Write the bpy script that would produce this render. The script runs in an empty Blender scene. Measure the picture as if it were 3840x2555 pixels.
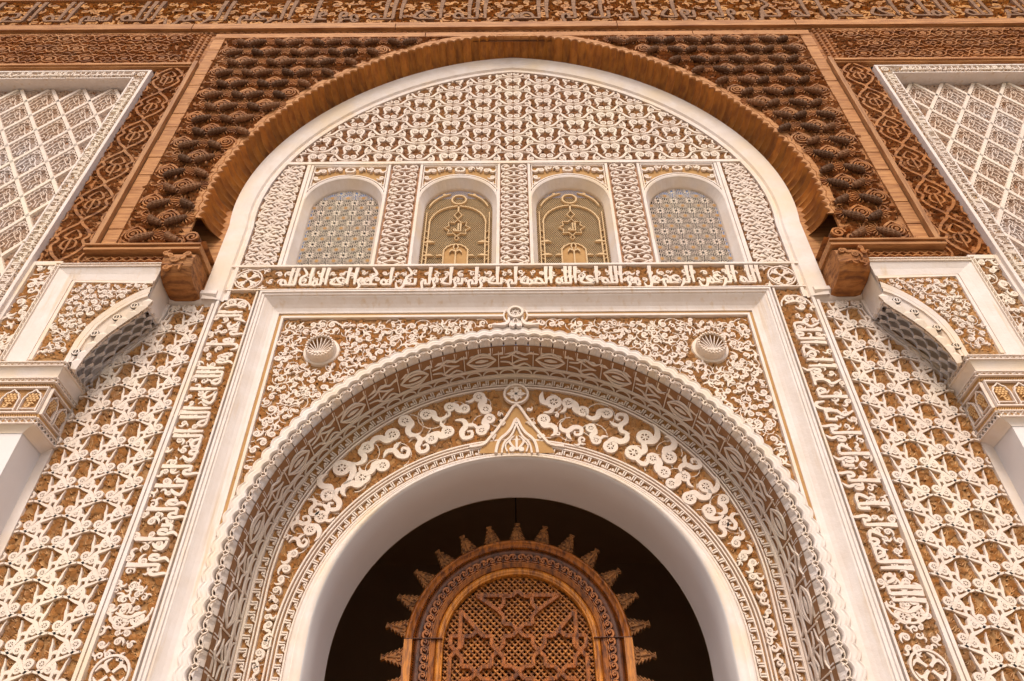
import bpy, math, random
import numpy as np
from mathutils import Matrix, Vector
C = bpy.context.scene.collection
PI = math.pi
R = math.radians
sin, cos = math.sin, math.cos
random.seed(7)

# ------------------------------------------------------------------ camera, sky, sun, exposure
cam = bpy.data.cameras.new('camera')
cam.sensor_width = 36
cam.lens = 2789 / 3840 * 36
cam.clip_end = 400
co = bpy.data.objects.new('camera', cam)
C.objects.link(co)
PITCH, ROLL = R(42), -.007
co.matrix_world = Matrix.Translation((-.042, -6, 1.6)) @ Matrix.Rotation(PI / 2 + PITCH, 4, 'X') @ Matrix.Rotation(ROLL, 4, 'Z')
sc = bpy.context.scene
sc.camera = co
world = bpy.data.worlds.new('World')
sc.world = world
world.use_nodes = True
wn = world.node_tree.nodes
sky = wn.new('ShaderNodeTexSky')
sky.sky_type = 'NISHITA'
sky.sun_disc = False
SUN_EL, SUN_AZ = R(48), R(180)          # azimuth measured from +Y, so the sun stands in front of the facade
sky.sun_elevation = SUN_EL
sky.sun_rotation = SUN_AZ
sky.air_density = 1.0
sky.dust_density = 4.0
sky.ozone_density = .6
wn['Background'].inputs['Strength'].default_value = .15
world.node_tree.links.new(sky.outputs[0], wn['Background'].inputs[0])
sun = bpy.data.lights.new('sun', 'SUN')
sun.energy = 1.5
sun.angle = R(22)
sun.color = (1, .93, .84)
so = bpy.data.objects.new('sun', sun)
C.objects.link(so)
sd = Vector((sin(SUN_AZ + .12) * cos(SUN_EL), cos(SUN_AZ + .12) * cos(SUN_EL), sin(SUN_EL)))
so.rotation_euler = sd.to_track_quat('Z', 'Y').to_euler()
so.location = (0, -20, 30)
sc.view_settings.view_transform = 'Standard'
sc.view_settings.look = 'None'
sc.view_settings.exposure = .24
sc.view_settings.gamma = 1
sc.view_settings.use_curve_mapping = False
sc.render.engine = 'CYCLES'
sc.cycles.max_bounces = 6

# ------------------------------------------------------------------ planes of the facade (metres, y away from the viewer)
F, W, RC, IN, BK, DR = -.38, 0., .12, .65, 1.43, 1.75


# ------------------------------------------------------------------ materials
def mat(name, base, alt=None, scale=3., amt=.5, rough=.85, bump=.15, bscale=40., stretch=(1, 1, 1), alt2=None, scale2=.6, grain=None, stain=None, spec=.25, rnd=0.):
    m = bpy.data.materials.new(name)
    m.use_nodes = True
    nt = m.node_tree
    N, L = nt.nodes, nt.links
    b = N['Principled BSDF']
    b.inputs['Roughness'].default_value = rough
    b.inputs['Specular IOR Level'].default_value = spec
    geo = N.new('ShaderNodeNewGeometry')
    mp = N.new('ShaderNodeMapping')
    mp.inputs['Scale'].default_value = stretch
    L.new(geo.outputs['Position'], mp.inputs[0])
    vec = mp.outputs[0]

    def noise(s, detail=5, vec=vec):
        n = N.new('ShaderNodeTexNoise')
        n.inputs['Scale'].default_value = s
        n.inputs['Detail'].default_value = detail
        n.inputs['Roughness'].default_value = .6
        L.new(vec, n.inputs['Vector'])
        return n.outputs['Fac']

    def ramp(f, a, c):
        r = N.new('ShaderNodeMapRange')
        r.inputs[1].default_value = a
        r.inputs[2].default_value = c
        L.new(f, r.inputs[0])
        return r.outputs[0]

    def mix(f, a, c, mode='MIX'):
        x = N.new('ShaderNodeMix')
        x.data_type = 'RGBA'
        x.blend_type = mode
        if isinstance(f, float):
            x.inputs[0].default_value = f
        else:
            L.new(f, x.inputs[0])
        for i, q in ((6, a), (7, c)):
            if isinstance(q, tuple):
                x.inputs[i].default_value = q + (1,) if len(q) == 3 else q
            else:
                L.new(q, x.inputs[i])
        return x.outputs[2]
    col = base
    if alt:
        col = mix(ramp(noise(scale), .5 - amt / 2, .5 + amt / 2), base, alt)
    if alt2:
        col = mix(ramp(noise(scale2, 3), .45, .68), col, alt2)
    if grain:
        g = N.new('ShaderNodeMapping')
        g.inputs['Scale'].default_value = grain[1]
        L.new(geo.outputs['Position'], g.inputs[0])
        gf = noise(grain[2], 4, g.outputs[0])
        col = mix(ramp(gf, .42, .66), col, grain[0])
    if stain:
        g = N.new('ShaderNodeMapping')
        g.inputs['Scale'].default_value = stain[1]
        L.new(geo.outputs['Position'], g.inputs[0])
        gf = noise(stain[2], 6, g.outputs[0])
        col = mix(ramp(gf, stain[3], stain[4]), col, stain[0])
    if rnd:
        oi = N.new('ShaderNodeObjectInfo')
        r = N.new('ShaderNodeMapRange')
        r.inputs[3].default_value = 1 - rnd
        r.inputs[4].default_value = 1 + rnd
        L.new(oi.outputs['Random'], r.inputs[0])
        h = N.new('ShaderNodeHueSaturation')
        L.new(r.outputs[0], h.inputs['Value'])
        if isinstance(col, tuple):
            h.inputs['Color'].default_value = col + (1,)
        else:
            L.new(col, h.inputs['Color'])
        col = h.outputs[0]
    if isinstance(col, tuple):
        b.inputs['Base Color'].default_value = col + (1,)
    else:
        L.new(col, b.inputs['Base Color'])
    if bump:
        bp = N.new('ShaderNodeBump')
        bp.inputs['Strength'].default_value = bump
        bp.inputs['Distance'].default_value = .02
        if grain:
            L.new(gf, bp.inputs['Height'])
        else:
            L.new(noise(bscale), bp.inputs['Height'])
        L.new(bp.outputs[0], b.inputs['Normal'])
    return m


M = {}
M['white'] = mat('white_plaster', (.80, .705, .645), (.72, .605, .52), 6, .4, bump=.12, bscale=30, alt2=(.78, .62, .45), scale2=1.3)
M['frame'] = mat('stained_plaster', (.80, .705, .645), (.73, .615, .53), 5, .4, bump=.2, bscale=18, stain=((.62, .42, .22), (7, 7, .45), 2., .56, .85))
M['plain'] = mat('whitewash', (.78, .72, .69), (.74, .67, .63), 2, .5, bump=.06, bscale=60)
M['relief'] = mat('carved_plaster', (.79, .665, .575), (.71, .565, .455), 9, .4, bump=.25, bscale=70, alt2=(.80, .68, .54), scale2=1.1)
M['aged'] = mat('aged_carved_plaster', (.70, .54, .42), (.62, .45, .33), 9, .4, bump=.3, bscale=60, alt2=(.70, .60, .54), scale2=1.0)
M['ochre'] = mat('ochre_ground', (.46, .245, .095), (.34, .17, .06), 7, .5, bump=.6, bscale=45, alt2=(.36, .20, .09), scale2=.9)
M['pinkground'] = mat('rose_ground', (.44, .235, .13), (.34, .165, .085), 7, .5, bump=.6, bscale=45)
M['fan'] = mat('ochre_leaf_carving', (.74, .46, .21), (.63, .36, .145), 8, .5, bump=.3, bscale=60, alt2=(.60, .40, .24), scale2=.8)
M['pinkfan'] = mat('rose_leaf_carving', (.60, .37, .22), (.50, .28, .15), 8, .5, bump=.3, bscale=60, alt2=(.60, .37, .17), scale2=.5)
M['tan'] = mat('tan_paint', (.50, .29, .115), (.40, .21, .075), 5, .5, bump=.2, bscale=30)
M['paletan'] = mat('pale_tan_plaster', (.66, .47, .27), (.58, .38, .19), 5, .5, bump=.2, bscale=30)
M['comb'] = mat('honeycomb_plaster', (.78, .60, .38), (.70, .50, .28), 5, .5, bump=0)
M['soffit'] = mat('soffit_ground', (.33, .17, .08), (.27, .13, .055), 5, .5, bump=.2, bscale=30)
M['shade'] = mat('painted_shade', (.012, .009, .007), bump=0, rough=1)  # near-black colour standing in for the shade inside openings and eye holes
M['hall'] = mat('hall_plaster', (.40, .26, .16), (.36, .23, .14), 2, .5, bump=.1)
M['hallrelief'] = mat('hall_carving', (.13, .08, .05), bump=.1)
GX, GZ, GY = (1.2, 6, 14), (14, 6, 1.2), (14, 1.2, 14)
M['wood'] = mat('carved_cedar', (.46, .18, .042), (.30, .10, .022), 5, .5, rough=.7, bump=.5, grain=((.17, .06, .02), GX, 2.2), alt2=(.48, .225, .085), scale2=1.2, rnd=.12)
M['wooddark'] = mat('dark_cedar', (.20, .076, .025), (.13, .045, .015), 5, .5, rough=.75, bump=.5, grain=((.06, .022, .009), GX, 2.2), rnd=.2)
M['woodcone'] = mat('pinecone_cedar', (.22, .10, .043), (.13, .056, .023), 8, .6, rough=.75, bump=.5, bscale=70, rnd=.4)
M['woodlight'] = mat('pale_cedar', (.56, .27, .10), (.44, .19, .062), 4, .5, rough=.65, bump=.35, grain=((.30, .115, .036), GX, 2.), rnd=.08)
M['woodlightv'] = mat('pale_cedar_upright', (.50, .25, .10), (.40, .18, .065), 4, .5, rough=.6, bump=.35, grain=((.28, .115, .04), GZ, 2.))
M['woodflute'] = mat('fluted_cedar', (.54, .225, .045), (.38, .14, .026), 4, .5, rough=.6, bump=.3, grain=((.27, .10, .027), (8, 2.5, 8), 1.4), rnd=.2)
M['woodbeam'] = mat('honey_cedar', (.66, .31, .07), (.46, .18, .038), 1.3, .4, rough=.65, bump=.5, grain=((.17, .066, .022), GX, 2.), rnd=.08)
M['woodgrey'] = mat('weathered_cedar', (.36, .20, .115), (.26, .135, .07), 5, .5, rough=.8, bump=.6, grain=((.16, .08, .042), (2, 6, 10), 3.))
M['door'] = mat('polished_cedar', (.52, .165, .02), (.36, .10, .012), 4, .5, rough=.42, bump=.3, grain=((.11, .029, .007), (9, 6, 3), 3.), spec=.4, rnd=.12)
M['doordark'] = mat('smoked_cedar', (.20, .06, .016), (.10, .03, .011), 3, .5, rough=.42, bump=.35, grain=((.05, .016, .007), (9, 6, 3), 3.), spec=.4, rnd=.1)
M['doorlight'] = mat('golden_cedar', (.68, .25, .032), (.54, .18, .02), 4, .5, rough=.42, bump=.25, grain=((.19, .055, .012), (12, 6, 2), 2.5), spec=.4, rnd=.1)
M['grille'] = mat('grille_cedar', (.52, .20, .036), (.38, .13, .022), 6, .5, rough=.5, bump=.3, grain=((.12, .036, .011), (8, 6, 8), 3.), rnd=.2)
M['spike'] = mat('finial_cedar', (.50, .22, .075), (.38, .155, .048), 6, .5, rough=.7, bump=.4, grain=((.11, .048, .024), (9, 6, 9), 3.), rnd=.18)
M['brass'] = mat('old_brass', (.28, .15, .05), rough=.35, bump=0)
M['brass'].node_tree.nodes['Principled BSDF'].inputs['Metallic'].default_value = 1
M['ground'] = mat('courtyard_marble', (.36, .31, .25), (.30, .25, .20), 1.5, .5, rough=.5, bump=.05)
M['lampglass'] = mat('lamp_metal', (.05, .032, .02), rough=.5, bump=0)


# ------------------------------------------------------------------ mesh builder.  points are (x, z, h): h stands out of the wall towards the viewer
class MB:
    def __init__(s):
        s.v, s.f, s.k = [], [], 0

    def add(s, pts, faces):
        n = len(s.v)
        s.v.extend(pts)
        s.f.extend(tuple(i + n for i in q) for q in faces)

    def box(s, x0, x1, z0, z1, h0, h1, b=0.):
        s.add([(x0, z0, h0), (x1, z0, h0), (x1, z1, h0), (x0, z1, h0), (x0 + b, z0 + b, h1), (x1 - b, z0 + b, h1), (x1 - b, z1 - b, h1), (x0 + b, z1 - b, h1)],
              [(4, 5, 6, 7), (0, 1, 5, 4), (1, 2, 6, 5), (2, 3, 7, 6), (3, 0, 4, 7), (3, 2, 1, 0)])

    def prism(s, pts, h0, h1, b=0.):
        n = len(pts)
        top = pts
        if b:
            cx = sum(p[0] for p in pts) / n
            cz = sum(p[1] for p in pts) / n
            top = [(cx + (p[0] - cx) * (1 - b), cz + (p[1] - cz) * (1 - b)) for p in pts]
        s.add([(x, z, h0) for x, z in pts] + [(x, z, h1) for x, z in top],
              [tuple(range(n, 2 * n))] + [(i, (i + 1) % n, n + (i + 1) % n, n + i) for i in range(n)])

    def ring(s, cx, cz, r0, r1, h0, h1, n=14, sx=1., a0=0.):
        p = []
        for i in range(n):
            a = a0 + 2 * PI * i / n
            c_, s_ = cos(a) * sx, sin(a)
            d = (r1 - r0) * .15
            p += [(cx + c_ * r0, cz + s_ * r0, h0), (cx + c_ * (r0 + d), cz + s_ * (r0 + d), h1), (cx + c_ * (r1 - d), cz + s_ * (r1 - d), h1), (cx + c_ * r1, cz + s_ * r1, h0)]
        f = []
        for i in range(n):
            a, b = 4 * i, 4 * ((i + 1) % n)
            f += [(a, a + 1, b + 1, b), (a + 1, a + 2, b + 2, b + 1), (a + 2, a + 3, b + 3, b + 2)]
        s.add(p, f)

    def disc(s, cx, cz, r, h0, h1, n=12, b=.15, sx=1.):
        s.prism([(cx + cos(2 * PI * i / n) * r * sx, cz + sin(2 * PI * i / n) * r) for i in range(n)], h0, h1, b)

    def stroke(s, pts, w, h0, h1, sub=3, closed=False, bev=.2, clip=None):
        s.k += 1
        h1 = h1 + .0006 * (s.k % 6)
        n = len(pts)
        if not hasattr(w, '__len__'):
            w = [w] * n
        P, Wd = [], []
        if sub > 1 and n > 2:
            for i in range(n if closed else n - 1):
                a, b, c, d = (pts[(i + j) % n] if closed else pts[min(max(i + j, 0), n - 1)] for j in (-1, 0, 1, 2))
                for t in range(sub):
                    t /= sub
                    P.append(tuple(.5 * (2 * b[q] + (c[q] - a[q]) * t + (2 * a[q] - 5 * b[q] + 4 * c[q] - d[q]) * t * t + (3 * b[q] - a[q] - 3 * c[q] + d[q]) * t ** 3) for q in (0, 1)))
                    Wd.append(w[i] * (1 - t) + w[(i + 1) % n] * t)
            if not closed:
                P.append(pts[-1])
                Wd.append(w[-1])
        else:
            P, Wd = list(pts), list(w)
        n = len(P)
        v = []
        for i in range(n):
            a = P[(i - 1) % n] if closed else P[max(i - 1, 0)]
            b = P[(i + 1) % n] if closed else P[min(i + 1, n - 1)]
            dx, dz = b[0] - a[0], b[1] - a[1]
            l = math.hypot(dx, dz) or 1e-6
            nx, nz = -dz / l, dx / l
            q = Wd[i] / 2
            t = q * (1 - bev)
            x, z = P[i]
            v += [(x + nx * q, z + nz * q, h0), (x + nx * t, z + nz * t, h1), (x - nx * t, z - nz * t, h1), (x - nx * q, z - nz * q, h0)]
        f = []
        for i in range(n if closed else n - 1):
            j = (i + 1) % n
            if clip and not (clip(*P[i]) and clip(*P[j])):
                continue
            a, b = 4 * i, 4 * j
            f += [(a, a + 1, b + 1, b), (a + 1, a + 2, b + 2, b + 1), (a + 2, a + 3, b + 3, b + 2)]
        if not closed and not clip:
            e = 4 * (n - 1)
            f += [(0, 3, 2, 1), (e, e + 1, e + 2, e + 3)]
        s.add(v, f)

    def rib(s, x0, z0, x1, z1, w, h0, h1):        # a thin ridge, four faces at most
        dx, dz = x1 - x0, z1 - z0
        l = math.hypot(dx, dz) or 1e-6
        nx, nz = -dz / l * w / 2, dx / l * w / 2
        s.add([(x0 + nx, z0 + nz, h0), (x0, z0, h1), (x0 - nx, z0 - nz, h0), (x1 + nx, z1 + nz, h0), (x1, z1, h1), (x1 - nx, z1 - nz, h0)],
              [(0, 1, 4, 3), (1, 2, 5, 4)])

    def grid(s, fn, nu, nv):                       # fn(u, v) -> (x, z, h)
        p = [fn(i / nu, j / nv) for i in range(nu + 1) for j in range(nv + 1)]
        s.add(p, [(i * (nv + 1) + j, (i + 1) * (nv + 1) + j, (i + 1) * (nv + 1) + j + 1, i * (nv + 1) + j + 1) for i in range(nu) for j in range(nv)])

    def mesh(s, name, y=0., smooth=False, mirror=1):
        me = bpy.data.meshes.new(name)
        me.from_pydata([(x * mirror, y - h, z) for x, z, h in s.v], [], s.f)
        if smooth:
            me.polygons.foreach_set('use_smooth', [True] * len(me.polygons))
        return me


def thing(name, label, cat, loc, group=None):
    o = bpy.data.objects.new(name, None)
    C.objects.link(o)
    o.location = loc
    o['label'] = label
    o['category'] = cat
    if group:
        o['group'] = group
    return o


def put(name, me, m, parent=None, loc=None, rot=0., scale=None, kind=None, depth=None):
    """links a mesh as one object; loc is (x, z) on the wall plane, rot turns in that plane"""
    o = bpy.data.objects.new(name, me)
    if not me.materials:
        me.materials.append(M[m])
    C.objects.link(o)
    mw = Matrix.Identity(4)
    if loc is not None:
        mw = Matrix.Translation((loc[0], depth or 0., loc[1])) @ Matrix.Rotation(-rot, 4, 'Y')
        if scale is not None:
            s3 = scale if hasattr(scale, '__len__') else (scale, 1, scale)
            mw = mw @ Matrix.Diagonal((s3[0], s3[1], s3[2], 1))
    if parent is not None:
        o.parent = parent
        pw = Vector(parent.location) if parent.type == 'EMPTY' else Vector((0, 0, 0))
        if parent.type == 'EMPTY':
            o.matrix_basis = Matrix.Translation(-pw) @ mw
        else:
            top = parent.parent
            base = Vector(top.location) if top else Vector((0, 0, 0))
            o.matrix_basis = parent.matrix_basis.inverted() @ Matrix.Translation(-base) @ mw
    else:
        o.matrix_basis = mw
    if kind:
        o['kind'] = kind
    return o


def structure(name, me, m):
    return put(name, me, m, kind='structure')


# ------------------------------------------------------------------ curves of the big timber arch, polar about (0, 8.9)
def polar(pts):
    a = np.array([math.degrees(math.atan2(x, z - 8.9)) for x, z in pts])
    r = np.array([math.hypot(x, z - 8.9) for x, z in pts])
    c = np.polyfit(a, r, 4)
    return lambda ph: float(np.polyval(c, ph))


r_in = polar([(0, 12.734), (1.104, 12.416), (2.529, 11.275), (3.109, 10.259), (3.301, 8.986), (3.29, 9.2), (1.9, 11.87)])
r_out = polar([(0, 13.10), (.667, 13.0), (1.615, 12.555), (2.59, 11.692), (3.182, 10.941), (3.46, 10.133), (3.548, 9.34), (3.571, 8.973)])
r_fr = polar([(0, 13.19), (.653, 13.10), (1.588, 12.703), (2.556, 11.906), (3.458, 10.463), (3.65, 9.916), (3.72, 8.9)])


def pol(rf, ph, d=0.):
    r = rf(min(abs(ph), 90)) + d
    a = R(ph)
    if abs(ph) <= 90:
        return (r * sin(a), 8.9 + r * cos(a))
    return (math.copysign(r, ph), 8.9 - (abs(ph) - 90) / 20.)


def inside(rf, d=0.):
    def fn(x, z):
        if z < 8.9:
            return abs(x) < rf(90) + d
        return math.hypot(x, z - 8.9) < rf(math.degrees(math.atan2(abs(x), z - 8.9))) + d
    return fn


def arc(cx, cz, r, a0, a1, n):
    return [(cx + r * sin(a0 + (a1 - a0) * i / n), cz + r * cos(a0 + (a1 - a0) * i / n)) for i in range(n + 1)]


def horseshoe(r, zc, zb, n=48):          # round arch path from the left foot over the apex to the right foot
    return [(-r, zb)] + arc(0, zc, r, -PI / 2, PI / 2, n) + [(r, zb)]


def band(m, p0, p1, prof):               # between two paths of equal length; prof = [(t, h)]
    n = len(p0)
    k = len(prof)
    v = [(p0[i][0] + (p1[i][0] - p0[i][0]) * t, p0[i][1] + (p1[i][1] - p0[i][1]) * t, h) for i in range(n) for t, h in prof]
    m.add(v, [(i * k + j, (i + 1) * k + j, (i + 1) * k + j + 1, i * k + j + 1) for i in range(n - 1) for j in range(k - 1)])


# ------------------------------------------------------------------ ornament vocabulary: lists of (points, widths)
def mirror(st):
    return st + [([(-x, z) for x, z in p], w) for p, w in st]


def eye(cx, cz, r, w, sx=1.):
    n = 9
    out = [([(cx + cos(2 * PI * i / n) * r * sx, cz + sin(2 * PI * i / n) * r) for i in range(n + 1)], w)]
    for a in (.4, .4 + PI / 3, .4 + 2 * PI / 3):
        c_, s_ = cos(a) * r * .8, sin(a) * r * .8
        out.append(([(cx - c_, cz - s_), (cx + c_, cz + s_)], w * .3))
    return out


def motif_vine():      # side walls: two eyed tendrils over a cup, flame leaves on its arms
    h = eye(.052, .052, .031, .022)
    h += [([(.078, .045), (.096, .080), (.092, .12), (.078, .16), (.074, .20), (.060, .245)], [.014, .026, .028, .022, .015, .003]),
          ([(.088, .115), (.110, .138), (.134, .140)], [.02, .028, .042]),
          ([(-.003, -.004), (.045, -.014), (.085, .004), (.114, .048), (.146, .082), (.19, .098), (.24, .122), (.272, .160)], [.014, .024, .033, .038, .034, .024, .017, .028])]
    h += eye(.186, .158, .025, .019)
    h += [([(.150, .098), (.148, .15), (.158, .195), (.184, .238)], [.022, .032, .03, .003])]
    return mirror(h)


def motif_mask():      # tympanum: four eyes joined by curling bands over wide arms
    h = eye(.05, .21, .034, .02) + eye(.05, .0, .036, .022)
    h += [([(.0, .225), (.03, .262), (.075, .272), (.112, .24), (.108, .185), (.086, .13), (.088, .075), (.12, .045)], [.014, .022, .030, .036, .036, .030, .022, .006]),
          ([(.06, .118), (.112, .128)], .018),
          ([(0, -.07), (.05, -.078), (.12, -.056), (.17, 0), (.205, .055), (.27, .085), (.36, .092), (.452, .10)], [.010, .022, .036, .038, .03, .018, .011, .010])]
    h += eye(.245, .14, .03, .018)
    h += [([(.205, .08), (.196, .14), (.205, .19), (.232, .245)], [.02, .03, .03, .003])]
    return mirror(h)


def motif_lace(w=.20, p=.17):       # narrow strips: crossing stems and heart leaves
    h = [([(0, 0), (w * .45, p * .18), (w * .9, p * .5), (w * .8, p * .85), (w * .45, p * .95)], [.012, .018, .013, .017, .012]),
         ([(0, p * .55), (w * .35, p * .42), (w * .85, p * .12)], [.03, .02, .01]),
         ([(w * .30, p * .62), (w * .5, p * .75), (w * .72, p * .62)], [.008, .05, .012]),
         ([(w * .62, p * .25), (w * .78, p * .36), (w * .95, p * .3)], [.01, .042, .01]),
         ([(0, p * .62), (0, p * .95)], [.05, .006])]
    return mirror(h)


def curl(v):           # free scrolls, about one unit across, different kinds
    if v == 0:         # S with an eye and a tail leaf
        return eye(-.2, .12, .17, .13) + [([(-.06, .22), (.08, .1), (.06, -.12), (.2, -.28), (.42, -.24), (.5, -.1)], [.13, .2, .22, .2, .13, .02])]
    if v == 1:         # comma
        return eye(0, .1, .2, .15) + [([(.18, .16), (.24, -.04), (.14, -.26), (-.1, -.4), (-.32, -.38)], [.14, .22, .22, .14, .02])]
    if v == 2:         # double eye
        return eye(-.24, .1, .14, .11) + eye(.24, -.1, .14, .11) + [([(-.12, .2), (0, .08), (0, -.08), (.12, -.2)], [.12, .2, .2, .12]), ([(-.3, -.02), (-.3, -.2), (-.42, -.32)], [.1, .12, .01])]
    if v == 3:         # split leaf
        return [([(-.34, -.34), (-.2, -.08), (0, .1), (.26, .16), (.46, .4)], [.06, .18, .26, .18, .01]), ([(-.02, .08), (.1, -.1), (.3, -.16), (.44, -.1)], [.1, .16, .12, .02]), ([(-.1, .06), (-.14, .26), (-.04, .44)], [.1, .14, .01])]
    if v == 4:         # hook with flame
        return eye(.1, -.06, .19, .14) + [([(-.08, -.02), (-.14, .18), (-.02, .36), (.14, .46)], [.12, .2, .16, .01]), ([(-.04, -.2), (-.24, -.26), (-.42, -.12)], [.1, .14, .02])]
    return [([(-.4, .1), (-.2, .26), (.02, .16), (.06, -.1), (.26, -.24), (.42, -.06), (.3, .1), (.2, .0)], [.03, .16, .2, .2, .17, .13, .1, .06]), ([(0, .14), (.16, .3), (.36, .34)], [.1, .16, .01])]


def build(m, st, h0, h1, ox=0., oz=0., sc_=1., rot=0., clip=None, sx=1., sub=3, bev=.1):
    c_, s_ = cos(rot) * sc_, sin(rot) * sc_
    for p, w in st:
        q = [(ox + x * sx * c_ - z * s_, oz + x * sx * s_ + z * c_) for x, z in p]
        ww = [a * sc_ for a in w] if hasattr(w, '__len__') else w * sc_
        m.stroke(q, ww, h0, h1, sub=sub, clip=clip, bev=bev)


CURLS = {}


def curl_mesh(v, h0=.004, h1=.04):
    key = (v, h0, h1)
    if key not in CURLS:
        m = MB()
        build(m, curl(v), h0, h1)
        CURLS[key] = m.mesh('curl')
    return CURLS[key]


def keep(me):         # a fresh copy of a shared mesh for another material
    return me.copy()


def fans(inside_fn, x0, x1, z0, z1, r=.05, step=.085, h0=.001, h1=.018, nrib=6, seed=1, w=.013):
    step *= .80
    h1 *= 1.25
    """carved background: little ribbed palmettes packed over an area"""
    rr = random.Random(seed)
    m = MB()
    nz = int((z1 - z0) / (step * .8)) + 1
    nx = int((x1 - x0) / step) + 1
    for j in range(nz):
        for i in range(nx):
            x = x0 + (i + .5 * (j % 2)) * step + rr.uniform(-.3, .3) * step
            z = z0 + j * step * .8 + rr.uniform(-.3, .3) * step
            if not inside_fn(x, z):
                continue
            a = rr.uniform(0, 2 * PI)
            q = r * rr.uniform(.8, 1.25)
            hb = rr.uniform(.6, 1.2) * h1
            for k in range(nrib):
                t = a + (k - (nrib - 1) / 2) * .36
                m.rib(x + cos(t) * q * .2, z + sin(t) * q * .2, x + cos(t) * q, z + sin(t) * q, w, h0, hb + .002 * (k % 3))
    return m


def scatter(parent, name, inside_fn, x0, x1, z0, z1, step, size, m, y, seed=1, kinds=(0, 1, 2, 4, 5, 3), limit=300, h=(.004, .04), jitter=.2, meshes=None):
    rr = random.Random(seed)
    pts = []
    nz = int((z1 - z0) / (step * .87)) + 1
    nx = int((x1 - x0) / step) + 1
    for j in range(nz):
        for i in range(nx):
            x = x0 + (i + .5 * (j % 2)) * step + rr.uniform(-jitter, jitter) * step
            z = z0 + j * step * .87 + rr.uniform(-jitter, jitter) * step
            if inside_fn(x, z):
                pts.append((x, z, rr.choice(kinds), rr.uniform(0, 2 * PI), rr.uniform(.85, 1.15), rr.choice((-1, 1))))
    pts.sort(key=lambda p: p[1])
    cache = meshes if meshes is not None else {}
    for k, (x, z, v, a, s_, mi) in enumerate(pts):
        if k < limit:
            if v not in cache:
                b = MB()
                build(b, curl(v), h[0], h[1])
                cache[v] = b.mesh(name)
            put(name, cache[v], m, parent, (x, z), a, (size * s_ * mi, 1, size * s_), depth=y)
    if len(pts) > limit:
        b = MB()
        for x, z, v, a, s_, mi in pts[limit:]:
            build(b, curl(v), h[0], h[1], x, z, size * s_, a, sx=mi)
        put('small_scrolls', b.mesh('small_scrolls', y), m, parent, kind='stuff')
    return pts


def vines(pts, r, y, parent, m, seed=3, inside_fn=None, h1=.026, w=.012):
    rr = random.Random(seed)
    b = MB()
    for p in pts:
        if rr.random() < .75:
            a = rr.uniform(0, 2 * PI)
            q = r * rr.uniform(.7, 1.3)
            b.stroke(arc(p[0], p[1], q, a, a + rr.uniform(2, 4.2), 9), w, .002, h1, sub=1, clip=inside_fn)
    put('thin_vines', b.mesh('thin_vines', y), m, parent, kind='stuff')


# ------------------------------------------------------------------ carved Arabic letters as pen strokes: u runs leftwards, y is height (1 = a tall upright)
LET = {
    'a': ([([(.06, 0), (.07, .5), (.04, 1)], [.07, .1, .13])], .2, 0),
    'l': ([([(.05, 1), (.07, .5), (.06, .04), (.12, 0)], [.13, .1, .09, .07])], .2, 1),
    'L': ([([(.05, 1), (.07, .5), (.06, 0), (.12, -.2), (.28, -.22), (.36, 0)], [.13, .1, .09, .1, .09, .03])], .42, 0),
    'H': ([([(0, 0), (.06, .2), (.17, .26), (.24, .1), (.14, -.01), (.03, .03)], [.07, .09, .1, .09, .08, .05])], .3, 0),
    'h': ([([(0, 0), (.1, .22), (.2, .12), (.1, -.14), (.0, -.06), (.2, 0)], [.07, .09, .08, .08, .06, .06])], .28, 1),
    'j': ([([(.0, .32), (.14, .40), (.28, .30), (.14, .1), (.0, 0), (.3, 0)], [.04, .1, .1, .08, .07, .07])], .32, 1),
    'd': ([([(.0, .42), (.12, .3), (.2, .08), (.0, -.01)], [.05, .1, .1, .07])], .26, 0),
    's': ([([(0, 0), (.08, .22), (.24, .26), (.32, .1), (.2, 0), (0, 0)], [.07, .1, .1, .09, .08, .07]), ([(.3, 0), (.37, .2), (.40, 0)], [.06, .08, .07])], .44, 1),
    'm': ([([(0, 0), (.04, .18), (.14, .2), (.18, .06), (.1, -.04), (.0, .02)], [.06, .09, .1, .09, .08, .06])], .24, 1),
    'M': ([([(0, 0), (.04, .18), (.14, .18), (.18, .04), (.14, -.2), (.16, -.4)], [.06, .09, .1, .09, .08, .03])], .28, 0),
    'y': ([([(.06, .34), (.07, .02), (.14, 0)], [.1, .09, .07])], .17, 1),
    'n': ([([(.06, .28), (.07, .02), (.14, 0)], [.1, .09, .07])], .17, 1),
    'N': ([([(0, .26), (.03, -.04), (.14, -.24), (.3, -.2), (.36, .1)], [.08, .09, .11, .1, .04])], .42, 0),
    'w': ([([(.17, .14), (.06, .12), (.05, .3), (.16, .34), (.2, .14), (.14, -.12), (-.02 + .3, -.28)], [.06, .09, .1, .1, .09, .09, .03])], .3, 0),
    'r': ([([(.04, .24), (.08, .0), (.24, -.26)], [.08, .11, .03])], .22, 0),
    'k': ([([(.26, 1), (.06, .62), (.26, .40), (.24, .04), (.0, 0)], [.05, .1, .1, .09, .07])], .32, 1),
    'f': ([([(.0, 0), (.16, .04), (.2, .26), (.1, .36), (.04, .24), (.16, .16)], [.07, .09, .09, .1, .09, .05])], .24, 1),
    'A': ([([(.22, .4), (.08, .38), (.06, .2), (.2, .16), (.0, 0), (.22, 0)], [.04, .1, .1, .07, .06, .07])], .26, 1),
    'b': ([([(.06, .26), (.06, .02), (.13, 0)], [.09, .09, .07])], .17, 1),
    'S': ([([(.04, .22), (.06, 0), (.16, .18), (.18, 0), (.28, .2), (.3, 0)], [.08, .07, .08, .07, .08, .07])], .36, 1),
}


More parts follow.
